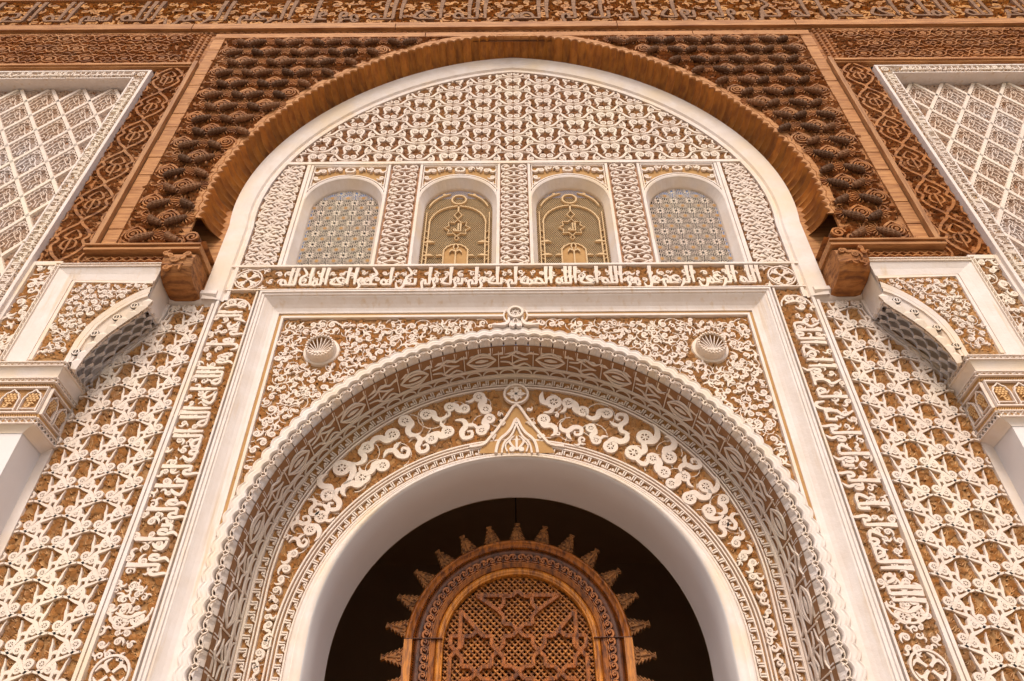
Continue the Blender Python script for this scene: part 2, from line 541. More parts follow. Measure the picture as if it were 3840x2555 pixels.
def word(code, tall=1., thick=1., lift=.0):
    out, u, joined = [], 0., None
    for ch in code:
        st, adv, j = LET[ch]
        for p, w in st:
            out.append(([(-(u + x), (z * tall if z > .5 else z * min(tall, 1.15)) + lift) for x, z in p], [a * thick for a in w]))
        if joined is not None:
            out.append(([(-(joined), lift), (-(u + .08), lift)], .075 * thick))
        joined = u + adv * .5 if j else None
        u += adv
    return out, u


def inscription(parent, words, length, unit, frame, m, gap=.12, h=(.004, .045), name='carved_word', tall=1., thick=1.25, y=0., fill=True, seed=5, sub=3):
    """words laid out from right to left along a band; frame(s, t) -> (x, z, rot) with s along the writing, measured from its start"""
    rr = random.Random(seed)
    u = 0.
    k = 0
    while u * unit < length:
        st, adv = word(words[k % len(words)], tall, thick)
        if (u + adv) * unit > length:
            break
        b = MB()
        build(b, st, h[0], h[1], sc_=unit, sub=sub)
        x, z, a = frame(u * unit)
        put(name, b.mesh(name), m, parent, (x, z), a, depth=y)
        u += adv + gap
        k += 1
    return u * unit


IKHLAS = ['bSM', 'allH', 'alrjmN', 'alrjyM', 'fL', 'hw', 'allH', 'ajd', 'allH', 'alsmd', 'lM', 'yld', 'wlM', 'ywld', 'wlM', 'ykN', 'lH', 'kfwa', 'ajd', 'almlk', 'llH', 'alAr', 'llH']

# ================================================================== setting
g = MB()
g.v = [(-60, 0, 60), (60, 0, 60), (60, 0, 0), (-60, 0, 0)]
g.f = [(0, 1, 2, 3)]
structure('ground', g.mesh('ground'), 'ground')
m = MB()     # masonry below, beside and above the carved parts (mostly outside the picture)
for s_ in (-1, 1):
    a, b = sorted((s_ * 1.857, s_ * 4.7))
    m.box(a, b, 0, 2.6, -1.2, .02)
    a, b = sorted((s_ * 4.7, s_ * 12))
    m.box(a, b, 0, 5.0, -.5, .36)
    a, b = sorted((s_ * 7.9, s_ * 12))
    m.box(a, b, 5.0, 15.4, -.5, .36)
    a, b = sorted((s_ * 4.40, s_ * 7.9))
    m.box(a, b, 5.0, 15.4, -.5, -.02)
structure('wall', m.mesh('wall'), 'plain')

# the dark hall behind the doorway
m = MB()
X, Y0, Y1, Z1 = 5.5, BK + .012, 8.0, 8.2
v = [(-X, 0, Y1), (X, 0, Y1), (X, Z1, Y1), (-X, Z1, Y1), (-X, 0, Y0), (X, 0, Y0), (X, Z1, Y0), (-X, Z1, Y0)]
m.add([(a, b, -c_) for a, b, c_ in v], [(0, 1, 2, 3), (0, 4, 5, 1), (2, 6, 7, 3), (0, 3, 7, 4), (1, 5, 6, 2)])
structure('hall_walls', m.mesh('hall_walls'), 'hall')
m = MB()     # front wall of the hall, round the opening
pin = horseshoe(1.857, 4.05, 0.)
pout = [(-X, 0)] + [(max(-X, min(X, x * 4.2)), min(Z1, 4.05 + (z - 4.05) * 2.9)) if z > 4.06 else (math.copysign(X, x), z) for x, z in pin[1:-1]] + [(X, 0)]
band(m, pin, pout, [(0, 0), (1, 0)])
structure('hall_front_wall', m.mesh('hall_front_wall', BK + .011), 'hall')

t = thing('hall_doorway', 'dim carved plaster arch deep inside the dark hall, just visible above the gate top', 'doorway', (0, 7.9, 0))
m = MB()
m.box(-.92, -.7, 4., 8., 0, .06); m.box(.7, .92, 4., 8., 0, .06)
put('side_band', m.mesh('side_band', 7.99), 'hallrelief', t)
m = MB()
n_ = 26
p0 = arc(0, 6.9, .52, -PI / 2, PI / 2, n_)
p1 = arc(0, 6.9, .70, -PI / 2, PI / 2, n_)
band(m, [(-.52, 4)] + p0 + [(.52, 4)], [(-.7, 4)] + p1 + [(.7, 4)], [(0, 0), (0, .1), (.4, .13), (.6, .08), (1, .08), (1, 0)])
for i in range(17):
    a = -PI / 2 + PI * i / 16
    m.disc(.61 * sin(a), 6.9 + .61 * cos(a), .05, .08, .16, 8)
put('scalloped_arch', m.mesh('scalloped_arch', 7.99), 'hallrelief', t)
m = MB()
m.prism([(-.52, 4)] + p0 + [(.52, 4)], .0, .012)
put('shade_plate', m.mesh('shade_plate', 7.985), 'shade', t)  # solid plate, the darkness inside the arch is put into its colour

t = thing('hanging_lantern', 'dark metal lantern hanging in the shadow behind the gate top', 'lantern', (0, 4.6, 6.2))
m = MB()
m.box(-.11, .11, 6.52, 6.82, -.11, .11)
put('lantern_body', m.mesh('lantern_body', 4.6), 'lampglass', t)
m = MB()
for z_, r_ in ((6.50, .12), (6.83, .12)):
    m.box(-r_, r_, z_ - .015, z_ + .015, -r_, r_)
put('rim', m.mesh('rim', 4.6), 'brass', t)
m = MB()
m.box(-.012, .012, 6.85, 8.2, -.012, .012)
put('chain', m.mesh('chain', 4.6), 'lampglass', t)
m = MB()
m.grid(lambda u, v: (cos(2 * PI * u) * .075 * sin(PI * (.1 + .9 * v)), 6.5 - .14 * v, sin(2 * PI * u) * .075 * sin(PI * (.1 + .9 * v))), 10, 6)
put('pendant', m.mesh('pendant', 4.6, True), 'brass', t)

# ================================================================== doorway arch (inner plane)
t = thing('doorway_arch', 'inner horseshoe doorway arch with bands of writing and scrolls round the dark opening', 'arch', (0, IN, 0))
BOT = 2.6
n_ = 64
dp = horseshoe(1.857, 4.05, BOT, n_)
m = MB()
v = []
prof = [(1.872, IN - .02), (1.857, IN + .0), (1.857, IN + .35), (1.857, BK)]
P_ = [horseshoe(r, 4.05, BOT, n_) for r, _ in prof]
k = len(prof)
v = [(P_[j][i][0], P_[j][i][1], -prof[j][1]) for i in range(len(dp)) for j in range(k)]
m.add(v, [(i * k + j, (i + 1) * k + j, (i + 1) * k + j + 1, i * k + j + 1) for i in range(len(dp) - 1) for j in range(k - 1)])
put('reveal', m.mesh('reveal', 0, True), 'plain', t)


def c_path(r, zc):
    return horseshoe(r, zc, BOT, n_)


m = MB()
band(m, c_path(1.872, 4.05), c_path(2.02, 3.93), [(0, .02), (.15, .035), (.5, .04), (.62, .022), (.68, .022), (.75, .032), (1, .032), (1, 0)])
put('white_rim', m.mesh('white_rim', IN, True), 'white', t)
m = MB()
band(m, c_path(1.95, 3.98), c_path(2.475, 4.55), [(0, 0), (1, 0)])
put('arch_ground', m.mesh('arch_ground', IN), 'ochre', t)
m = MB()
for r, zc, w in ((2.032, 3.93, .02), (2.115, 3.95, .016), (2.15, 3.95, .016), (2.185, 3.95, .02), (2.315, 4.525, .022), (2.35, 4.53, .016), (2.455, 4.55, .03)):
    m.stroke(c_path(r, zc), w, 0, .034, sub=1)
put('border_lines', m.mesh('border_lines', IN), 'relief', t)


def arc_text(parent, words, r, zc, unit, thick, tall, name, skip=None, y=IN, h=(.003, .03)):
    """short phrase repeated round an arch, tops outward"""
    cache = {}
    L = PI * r + 2 * (zc - 3.2)
    s_, k = .0, 0
    while s_ < L:
        w_ = words[k % len(words)]
        st, adv = word(w_, tall, thick)
        if w_ not in cache:
            b = MB()
            build(b, [([(x + adv / 2, z) for x, z in p], w) for p, w in st], h[0], h[1], sc_=unit, sub=2)
            cache[w_] = b.mesh(name)
        q = s_ + adv * unit / 2 - (zc - 3.2)
        if q < 0:
            x, z, a = r, zc + q, -PI / 2
        elif q > PI * r:
            x, z, a = -r, zc - (q - PI * r), PI / 2
        else:
            f = PI / 2 - q / r
            x, z, a = r * sin(f), zc + r * cos(f), -f
        if not (skip and skip(x, z)):
            put(name, cache[w_], 'relief', parent, (x, z), a, depth=y)
        s_ += (adv + .10) * unit
        k += 1


arc_text(t, ['alAr', 'llH'], 2.376, 4.53, .118, 1.15, .56, 'carved_word')
arc_text(t, ['alAr', 'llH'], 2.054, 3.94, .108, 1.15, .52, 'carved_word', skip=lambda x, z: abs(x) < .29 and z > 5)
# pointed hood and medallion over the crown
hood = [(-.50, 6.035), (-.36, 6.06), (-.29, 6.14), (-.20, 6.27), (-.11, 6.42), (0, 6.585), (.11, 6.42), (.20, 6.27), (.29, 6.14), (.36, 6.06), (.50, 6.035)]
hood2 = [(-.22, 5.95), (-.205, 6.05), (-.17, 6.13), (-.10, 6.20), (-.05, 6.28), (0, 6.39), (.05, 6.28), (.10, 6.20), (.17, 6.13), (.205, 6.05), (.22, 5.95)]
m = MB()
m.prism([(-.40, 5.96)] + hood[1:-1] + [(.40, 5.96)], .03, .036)
put('hood_ground', m.mesh('hood_ground', IN), 'tan', t)
m = MB()
m.stroke(hood, .035, .03, .06)
m.stroke(hood2, .035, .03, .065)
m.stroke([(x * .72, 5.95 + (z - 5.95) * .80) for x, z in hood2], .025, .03, .06)
put('hood_outline', m.mesh('hood_outline', IN), 'relief', t)
for s_ in (-1, 1):
    for q, w_ in ((.2, 'llH'), (.56, 'alAr')) if s_ > 0 else ((.2, 'alAr'), (.56, 'llH')):
        b = MB()
        st, adv = word(w_, .8, 1.5)
        build(b, [([(x + adv / 2, z) for x, z in p], w) for p, w in st], .034, .055, sc_=.085, sub=2)
        x = s_ * (.29 - q * .28)
        put('carved_word', b.mesh('carved_word'), 'relief', t, (x, 6.06 + q * .47), -s_ * R(54), depth=IN)
m = MB()
for a in (-1, 0, 1):
    m.stroke([(0, 5.99), (a * .06, 6.06), (a * .075, 6.12), (a * .02, 6.17)], [.02, .03, .035, .005], .03, .055)
m.disc(-.05, 6.0, .035, .03, .055)
m.disc(.05, 6.0, .035, .03, .055)
m.stroke([(-.1, 5.97), (-.12, 6.05), (-.07, 6.12)], .02, .03, .052)
m.stroke([(.1, 5.97), (.12, 6.05), (.07, 6.12)], .02, .03, .052)
m.disc(0, 6.32, .022, .03, .06)
m.stroke([(0, 6.33), (0, 6.375)], [.03, .004], .03, .06)
put('palmette', m.mesh('palmette', IN), 'relief', t)
m = MB()
m.disc(.0, 6.735, .15, .0, .03, 28, 0)
put('medallion_disc', m.mesh('medallion_disc', IN), 'tan', t)
m = MB()
m.ring(0, 6.735, .115, .148, .025, .062, 30)
for i in range(4):
    a = i * PI / 2
    m.prism([(x * cos(a) - z * sin(a), 6.735 + x * sin(a) + z * cos(a)) for x, z in ((.012, 0), (.032, .055), (0, .112), (-.032, .055), (-.012, 0))], .025, .058)
    m.disc(.068 * cos(a + PI / 4), 6.735 + .068 * sin(a + PI / 4), .022, .025, .056, 4)
    a += PI / 4
    m.stroke([(.02 * cos(a), 6.735 + .02 * sin(a)), (.055 * cos(a), 6.735 + .055 * sin(a))], .01, .025, .05)
put('medallion', m.mesh('medallion', IN), 'relief', t)


# large scrolls between the two bands of writing
def floral(f):          # f: angle from the crown; returns centre, band thickness, tilt
    a = abs(f)
    co_, ro = (0, 4.525), 2.30
    ci_, ri = (0, 3.95), 2.20
    x, z = ri * sin(f), ci_[1] + ri * cos(f)
    # outward to the outer circle along the normal
    lo, hi = 0., 1.
    for _ in range(24):
        mid = (lo + hi) / 2
        if math.hypot(x + sin(f) * mid, z + cos(f) * mid - co_[1]) < ro:
            lo = mid
        else:
            hi = mid
    return x, z, lo


def in_floral(x, z, d=0.):
    if abs(x) < .19 and z > 6.55:
        return math.hypot(x, z - 6.735) > .15 + d and False
    if abs(x) < .5 and z < 6.60 - abs(x) * 1.5 + d * 1.2:
        return False
    if z < 4.525:
        return 2.19 + d * .7 < abs(x) < 2.30 - d * .7
    return math.hypot(x, z - 4.525) < 2.30 - d and math.hypot(x, z - 3.95) > 2.20 + d


rr = random.Random(11)
cm = {}
placed = []


def big_curl(x, z, size, a, mi, v):
    if v not in cm:
        b = MB()
        build(b, curl(v), .006, .045)
        cm[v] = b.mesh('scroll')
    put('scroll', cm[v], 'relief', t, (x, z), a, (size * mi, 1, size), depth=IN)
    placed.append((x, z, size))


for s_ in (-1, 1):
    f = .14
    row = 0
    while f < 2.2:
        x, z, th = floral(f) if f < PI / 2 else (2.2, 3.95 - (f - PI / 2) * 2.2, .10)
        size = min(.34, max(.115, th * .70))
        for q in ((.30, .74) if th > .3 else (.5,)):
            px, pz = x + sin(min(f, PI / 2)) * th * q, z + cos(min(f, PI / 2)) * th * q
            fx = f + (.03 if q > .5 else 0)
            if in_floral(px, pz, size * .25) and pz > 2.7:
                big_curl(s_ * px, pz, size * rr.uniform(.9, 1.1), s_ * (-f + rr.choice((0, .9, 1.7, 2.6))), s_ * rr.choice((-1, 1)), rr.choice((0, 1, 4, 5, 2, 0)))
        f += size * .72 / 2.3
        row += 1
for j in range(2600):
    x, z = rr.uniform(-2.4, 2.4), rr.uniform(2.7, 6.9)
    size = rr.choice((.16, .13, .10, .085))
    if in_floral(x, z, size * .3) and math.hypot(x, z - 6.735) > .15 + size * .3 and all(math.hypot(x - p, z - q) > (size + w_) * .40 for p, q, w_ in placed):
        big_curl(x, z, size, rr.uniform(0, 6.28), rr.choice((-1, 1)), rr.choice((3, 1, 4, 5)))
put('carved_leaves', fans(lambda x, z: in_floral(x, z, .01), -2.4, 2.4, 2.7, 6.9, .055, .075, seed=21).mesh('carved_leaves', IN), 'fan', t, kind='stuff')
vines(placed, .13, IN, t, 'relief', 5, lambda x, z: in_floral(x, z, .005), .022, .010)

# ================================================================== scalloped arch: moulding, hanging fringe, patterned soffit
t = thing('scalloped_arch', 'white scalloped arch moulding with a hanging stepped fringe and a carved soffit', 'arch', (0, RC, 0))
AO = (2.70, 4.50)          # outer line of the moulding: radius, centre height
apex = 7.245


def a_r(f, r):             # slightly pointed: radius grows towards the crown
    return r + (.045 * max(0, 1 - abs(f) / .9))


def a_pt(f, r):            # f measured along the arch, straight legs below the springing
    if abs(f) > PI / 2:
        return (math.copysign(r, f), AO[1] - (abs(f) - PI / 2) * 2.6)
    q = a_r(f, r)
    return (q * sin(f), AO[1] + q * cos(f))


NS = 84                     # scallops
FM = 2.22
m = MB()
NN = NS * 8
rows = []
for i in range(NN + 1):
    u = i / NN
    f = -FM + 2 * FM * u
    ph = u * NS % 1.
    sc_ = abs(sin(PI * ph))
    q = .030 * sc_
    ins = [(2.690 + q, .0), (2.690 + q, .050), (2.676 + q, .062), (2.668 + q, .046), (2.655 + q, .060), (2.630 + q, .066), (2.612 + q, .052), (2.606 + q, .064), (2.594 + q, .060), (2.588 + q, .02), (2.580 + q, -.05)]
    rows.append([a_pt(f, r) + (h,) for r, h in ins])
k = len(rows[0])
m.add([p for r in rows for p in r], [(i * k + j, (i + 1) * k + j, (i + 1) * k + j + 1, i * k + j + 1) for i in range(NN) for j in range(k - 1)])
put('moulding', m.mesh('moulding', RC, True), 'white', t)
m = MB()
band(m, [a_pt(-FM + 2 * FM * i / 90, 2.56) for i in range(91)], [a_pt(-FM + 2 * FM * i / 90, 2.70) for i in range(91)], [(0, -.06), (1, -.06)])
put('gap_shade_strip', m.mesh('gap_shade_strip', RC), 'soffit', t)  # solid brown strip, coloured as the shade behind the pierced loops
# fringe: little hanging prisms with pointed fronts, each its own piece; pierced loops between moulding and fringe
fr_m, lp_m = None, None
NF = 84
b = MB()
w = 2 * FM * 2.53 / NF
b.add([(-w * .45, .0, .035), (-w * .22, .012, .050), (0, .034, .070), (w * .22, .012, .050), (w * .45, .0, .035),
       (-w * .45, -.030, -.05), (-w * .22, -.022, -.04), (0, -.012, -.03), (w * .22, -.022, -.04), (w * .45, -.030, -.05),
       (-w * .45, -.034, -.16), (w * .45, -.034, -.16), (-w * .45, .03, .02), (w * .45, .03, .02)],
      [(0, 1, 6, 5), (1, 2, 7, 6), (2, 3, 8, 7), (3, 4, 9, 8), (5, 6, 7, 8, 9, 11, 10), (0, 5, 10, 12), (4, 13, 11, 9), (0, 12, 13, 4, 3, 2, 1)])
fr_m = b.mesh('fringe_block')
b = MB()
for q in (0, .024):
    b.stroke(arc(0, -.012 - q * .2, .066 - q, -1.15, 1.15, 8), .009, .012, .034, sub=1)
b.stroke([(0, .015), (0, .045)], [.026, .002], .02, .055, sub=1)
b.stroke([(-w * .5, .0), (-w * .34, .03), (-w * .5, .058)], .010, .012, .036)
b.stroke([(w * .5, .0), (w * .34, .03), (w * .5, .058)], .010, .012, .036)
lp_m = b.mesh('pierced_loop')
for i in range(NF):
    f = -FM + 2 * FM * (i + .5) / NF
    x, z = a_pt(f, 2.540)
    a = -max(-PI / 2, min(PI / 2, f))
    put('fringe_block', fr_m, 'white', t, (x, z), a, depth=RC)
    put('pierced_loop', lp_m, 'relief', t, (x, z), a, depth=RC)
# soffit between the fringe and the inner plane
m = MB()
NQ = 90
S0, S1 = RC + .02, IN + .0
rows = []
for i in range(NQ + 1):
    f = -FM + 2 * FM * i / NQ
    rows.append([a_pt(f, r)[:1] + (a_pt(f, r)[1],) + (-y,) for r, y in ((2.515, S0), (2.49, S1))])
m.add([p for r in rows for p in r], [(2 * i, 2 * i + 2, 2 * i + 3, 2 * i + 1) for i in range(NQ)])
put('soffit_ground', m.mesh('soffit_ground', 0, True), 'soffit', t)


def soff(s, y, hh):         # s along the arch in metres from the crown, y across the soffit, hh down from it
    f = s / 2.5
    x, z = a_pt(f, 2.51 - hh - .025 * (y - S0) / (S1 - S0))
    return (x, z, -y)


def soff_stroke(b, pts, w, hh, sub=3):
    q = MB()
    q.stroke(pts, w, .0, hh, sub=sub)
    b.add([soff(a, c_, h) for a, c_, h in q.v], q.f)


SL = 2.5 * FM
m = MB()
for y_, w_ in ((S0 + .345, .022), (S0 + .365, .012), (S0 + .47, .026)):
    soff_stroke(m, [(-SL + i * SL / 60, y_) for i in range(121)], w_, .014, 1)
put('soffit_borders', m.mesh('soffit_borders'), 'relief', t)
m = MB()
soff_stroke(m, [(-SL + i * SL / 60, S0 + .505) for i in range(121)], .05, .02, 1)
put('ochre_fillet', m.mesh('ochre_fillet'), 'tan', t)
nh = 58
for i in range(nh):
    b = MB()
    c_ = -SL + 2 * SL * (i + .5) / nh
    hw = SL / nh * .88
    soff_stroke(b, [(c_ + hw * cos(PI * k_ / 8), S0 + .455 - .075 * sin(PI * k_ / 8)) for k_ in range(9)], .016, .012, 1)
    put('half_ring', b.mesh('half_ring'), 'relief', t)
npn = 29
for i in range(npn):
    c_ = -SL + 2 * SL * (i + .5) / npn
    hw = SL / npn
    ym = S0 + .21
    b = MB()
    if i % 2:
        for q in (1., .62):
            for sg in (-1, 1):
                soff_stroke(b, [(c_ - hw * .85, ym), (c_ - hw * .3, ym + sg * .10 * q), (c_ + hw * .3, ym + sg * .10 * q), (c_ + hw * .85, ym)], [.012, .022, .022, .01], .012)
        soff_stroke(b, [(c_ - hw * .35, ym), (c_, ym), (c_ + hw * .4, ym)], [.01, .05, .004], .012)
    else:
        for sg in (-1, 1):
            soff_stroke(b, [(c_ - hw * .9, ym + sg * .03), (c_ - hw * .4, ym + sg * .05), (c_, ym + sg * .12), (c_ + hw * .5, ym + sg * .07), (c_ + hw * .9, ym + sg * .12)], [.01, .02, .024, .022, .006], .012)
            soff_stroke(b, [(c_ - hw * .3, ym + sg * .09), (c_ + hw * .2, ym + sg * .02), (c_ + hw * .7, ym + sg * .0)], [.016, .02, .005], .012)
        soff_stroke(b, [(c_ - hw * .2, ym - .1), (c_ - hw * .2, ym + .1)], .012, .012)
    soff_stroke(b, [(c_ - hw, ym - .125), (c_ - hw, ym + .125)], .010, .011, 1)
    put('soffit_leaf', b.mesh('soffit_leaf'), 'relief', t)
# rosette and palmette at the crown
m = MB()
m.disc(0, 7.458, .115, -.01, .02, 24, 0)
put('rosette_ground', m.mesh('rosette_ground', RC), 'tan', t)
m = MB()
m.ring(0, 7.458, .06, .095, .015, .11, 24)
for i in range(8):
    a = i * PI / 4
    m.stroke([(.055 * cos(a), 7.458 + .055 * sin(a)), (.055 * cos(a + 2.36), 7.458 + .055 * sin(a + 2.36))], .008, .02, .085, sub=1)
put('crown_rosette', m.mesh('crown_rosette', RC), 'white', t)
m = MB()
m.stroke([(-.26, 7.285), (-.12, 7.29), (-.075, 7.35), (-.08, 7.39)], [.02, .05, .035, .02], .0, .085)
m.stroke([(.26, 7.285), (.12, 7.29), (.075, 7.35), (.08, 7.39)], [.02, .05, .035, .02], .0, .085)
m.prism([(-.07, 7.26), (.07, 7.26), (.075, 7.33), (0, 7.40), (-.075, 7.33)], 0, .07)
m.disc(-.035, 7.262, .03, .06, .1)
m.disc(.035, 7.262, .03, .06, .1)
m.stroke([(0, 7.27), (.028, 7.31), (0, 7.365), (-.028, 7.31)], .012, .06, .095, closed=True)
put('crown_palmette', m.mesh('crown_palmette', RC), 'white', t)

# ================================================================== panel round the scalloped arch
t = thing('scroll_relief', 'carved panel of scrolls filling the corners above the scalloped arch', 'carved panel', (0, RC, 0))
outer_arch = lambda x, z: math.hypot(x, z - AO[1]) > 2.73 + .045 * max(0, 1 - abs(math.atan2(x, z - AO[1])) / .9) if z > AO[1] else abs(x) > 2.72


def in_panel(x, z, d=0.):
    if abs(x) > 2.625 - d or z > 7.435 - d:
        return False
    if abs(x) < .13 + d and z > 7.2:
        return False
    for s_ in (-1, 1):
        if math.hypot(x - s_ * 2.12, z - 6.95) < .215 + d:
            return False
    return (math.hypot(x, z - AO[1]) > a_r(math.atan2(x, z - AO[1]), 2.715) + d) if z > AO[1] else False


m = MB()
pth = [(-2.72, 4.2)] + [a_pt(-PI / 2 + PI * i / 60, 2.67) for i in range(61)] + [(2.72, 4.2)]
pto = [(-2.73, 4.2)] + [(max(-2.73, min(2.73, x * 1.6)), max(4.5, min(7.60, 4.5 + (z - 4.5) * 1.6))) for x, z in pth[1:-1]] + [(2.73, 4.2)]
band(m, pth, pto, [(0, 0), (1, 0)])
for s_ in (-1, 1):
    m.add([(s_ * 1.6, 7.60, -.001), (s_ * 2.75, 7.60, -.001), (s_ * 2.75, 6.3, -.001)], [(0, 1, 2)])
m.add([(-2.75, 7.62, -.002), (2.75, 7.62, -.002), (2.75, 7.3, -.002), (-2.75, 7.3, -.002)], [(0, 1, 2, 3)])
put('panel_ground', m.mesh('panel_ground', RC), 'ochre', t)
pts = scatter(t, 'scroll', lambda x, z: in_panel(x, z, .028), -2.62, 2.62, 4.6, 7.42, .112, .122, 'relief', RC, 31, limit=290, h=(.004, .03))
put('carved_leaves', fans(lambda x, z: in_panel(x, z, 0), -2.63, 2.63, 4.6, 7.43, .055, .075, seed=32).mesh('carved_leaves', RC), 'fan', t, kind='stuff')
vines(pts, .075, RC, t, 'relief', 33, lambda x, z: in_panel(x, z, .004), .024, .010)
m = MB()
for s_ in (-1, 1):
    m.stroke([(s_ * 2.642, 4.4), (s_ * 2.642, 7.455)], .035, 0, .045, sub=1)
    m.stroke([(s_ * .13, 7.455), (s_ * 2.655, 7.455)], .035, 0, .046, sub=1)
    m.stroke(arc(0, 7.458, .135, s_ * .9, s_ * 2.5, 8), .02, 0, .045, sub=1)
put('panel_border', m.mesh('panel_border', RC), 'white', t)

for s_ in (-1, 1):
    side = 'left' if s_ < 0 else 'right'
    t = thing('shell_roundel', 'round plaster boss with a fluted shell hollow, %s corner of the scroll panel' % side, 'roundel', (s_ * 2.12, RC, 6.95), 'shell roundels')
    m = MB()
    m.disc(0, 0, .205, 0, .03, 32, .05)
    put('base_disc', m.mesh('base_disc'), 'white', t, (s_ * 2.12, 6.95), depth=RC)
    m = MB()
    n_ = 32
    pr = [(.165, .025), (.160, .10), (.150, .125), (.135, .125), (.128, .10), (.10, .05), (.0, .035)]
    m.add([(r * cos(2 * PI * i / n_), r * sin(2 * PI * i / n_), h) for i in range(n_) for r, h in pr], [(i * 7 + j, ((i + 1) % n_) * 7 + j, ((i + 1) % n_) * 7 + j + 1, i * 7 + j + 1) for i in range(n_) for j in range(4)])
    for i in range(26):
        a = 2 * PI * i / 26
        m.disc(.143 * cos(a), .143 * sin(a), .013, .115, .14, 6)
    put('shell_rim', m.mesh('shell_rim'), 'white', t, (s_ * 2.12, 6.95), depth=RC)
    m = MB()
    m.add([(r * cos(2 * PI * i / n_), r * sin(2 * PI * i / n_), h) for i in range(n_) for r, h in ((.13, .11), (.115, .05), (.07, .033), (.0, .031))], [(i * 4 + j, ((i + 1) % n_) * 4 + j, ((i + 1) % n_) * 4 + j + 1, i * 4 + j + 1) for i in range(n_) for j in range(3)])
    put('shell_hollow', m.mesh('shell_hollow'), 'tan', t, (s_ * 2.12, 6.95), depth=RC)
    for i in range(13):
        a = R(-78 + 156 * i / 12)
        q = 2 * .118 * cos(a) if abs(a) > .9 else .235 - .03 * abs(a)
        q = min(.225, max(.06, .105 * cos(a) + math.sqrt(max(0, .127 ** 2 - (.105 * sin(a)) ** 2))))
        b = MB()
        m2 = [(0, -.105), (sin(a) * q * .5, -.105 + cos(a) * q * .5), (sin(a) * q, -.105 + cos(a) * q)]
        b.stroke(m2, [.008, .010, .012], .05, .112, sub=2)
        put('shell_rib', b.mesh('shell_rib'), 'relief', t, (s_ * 2.12, 6.95), depth=RC)
    m = MB()
    for a in (-.06, -.03, 0, .03, .06):
        m.disc(a, -.112 + abs(a) * .3, .016, .05, .135, 7)
    put('shell_hinge', m.mesh('shell_hinge'), 'white', t, (s_ * 2.12, 6.95), depth=RC)

# ================================================================== big moulded frame round the recess
t = thing('portal_frame', 'broad white moulded frame with ochre stains round the whole doorway recess', 'frame', (0, W, 2.6))
prof = [(0, .0), (.0, .055), (.10, .06), (.12, .042), (.22, .038), (.24, .02), (.30, .016), (.40, -.01), (.55, -.045), (.70, -.072), (.86, -.085), (.97, -.088), (1, -.14)]
o_ = [(-2.925, 2.6), (-2.925, 7.752), (2.925, 7.752), (2.925, 2.6)]
i_ = [(-2.69, 2.6), (-2.69, 7.515), (2.69, 7.515), (2.69, 2.6)]
for nm, a, b in (('left_jamb', 0, 1), ('head', 1, 2), ('right_jamb', 2, 3)):
    m = MB()
    p0 = [(o_[a][0] + (o_[b][0] - o_[a][0]) * q / 12, o_[a][1] + (o_[b][1] - o_[a][1]) * q / 12) for q in range(13)]
    p1 = [(i_[a][0] + (i_[b][0] - i_[a][0]) * q / 12, i_[a][1] + (i_[b][1] - i_[a][1]) * q / 12) for q in range(13)]
    band(m, p0, p1, prof)
    put('jamb' if 'jamb' in nm else 'head', m.mesh(nm, W), 'frame', t)
m = MB()
for s_ in (-1, 1):
    m.box(*sorted((s_ * 2.662, s_ * 2.705)), 2.6, 7.50, -.125, -.098)
m.box(-2.66, 2.66, 7.475, 7.515, -.125, -.0985)
put('ochre_fillet', m.mesh('ochre_fillet', W), 'tan', t)

# ================================================================== writing: frieze over the frame and the two upright bands
def flat(name, m_, x0, x1, z0, z1, h, y, parent, kind=None):
    b = MB()
    b.add([(x0, z0, h), (x1, z0, h), (x1, z1, h), (x0, z1, h)], [(0, 1, 2, 3)])
    return put(name, b.mesh(name, y), m_, parent, kind=kind)


t = thing('inscription_frieze', 'horizontal band of tall carved Arabic writing below the row of arched windows', 'inscription', (0, W, 7.75))
flat('frieze_ground', 'ochre', -3.34, 3.34, 7.765, 8.165, 0, W, t)
m = MB()
m.box(-3.34, 3.34, 7.754, 7.776, 0, .06, .004)
m.box(-3.36, 3.36, 8.150, 8.192, 0, .055, .006)
put('border', m.mesh('border', W), 'white', t)
used = inscription(t, IKHLAS[1:], 5.62, .285, lambda s_: (2.86 - s_, 7.855, 0), 'relief', gap=.10, y=W, tall=1.0, thick=1.35)
fr_pts = scatter(t, 'scroll', lambda x, z: abs(x) < 2.86 and z > 7.90, -2.85, 2.85, 7.93, 8.13, .125, .105, 'relief', W, 41, kinds=(1, 4, 0, 5), h=(.004, .038))
put('carved_leaves', fans(lambda x, z: True, -3.3, 3.3, 7.79, 8.13, .042, .055, seed=42).mesh('carved_leaves', W), 'fan', t, kind='stuff')
for s_ in (-1, 1):
    b = MB()
    b.ring(0, 0, .145, .168, 0, .04, 24)
    for i in range(4):
        a = i * PI / 2
        build(b, mirror([([(.01, .02), (.05, .05), (.06, .10), (.02, .135)], [.012, .03, .026, .006]), ([(.03, .03), (.085, .05), (.10, .09)], [.012, .022, .012])]), 0, .036, rot=a)
    b.disc(0, 0, .022, 0, .045)
    put('corner_medallion', b.mesh('corner_medallion'), 'relief', t, (s_ * 3.115, 7.96), depth=W)
    for dx in (-.20, .20):
        for dz in (-.12, .12):
            b = MB()
            build(b, curl(3), 0, .035)
            put('corner_leaf', b.mesh('corner_leaf'), 'relief', t, (s_ * 3.115 + dx * .9, 7.96 + dz * 1.15), math.atan2(dz, dx), .10, depth=W)

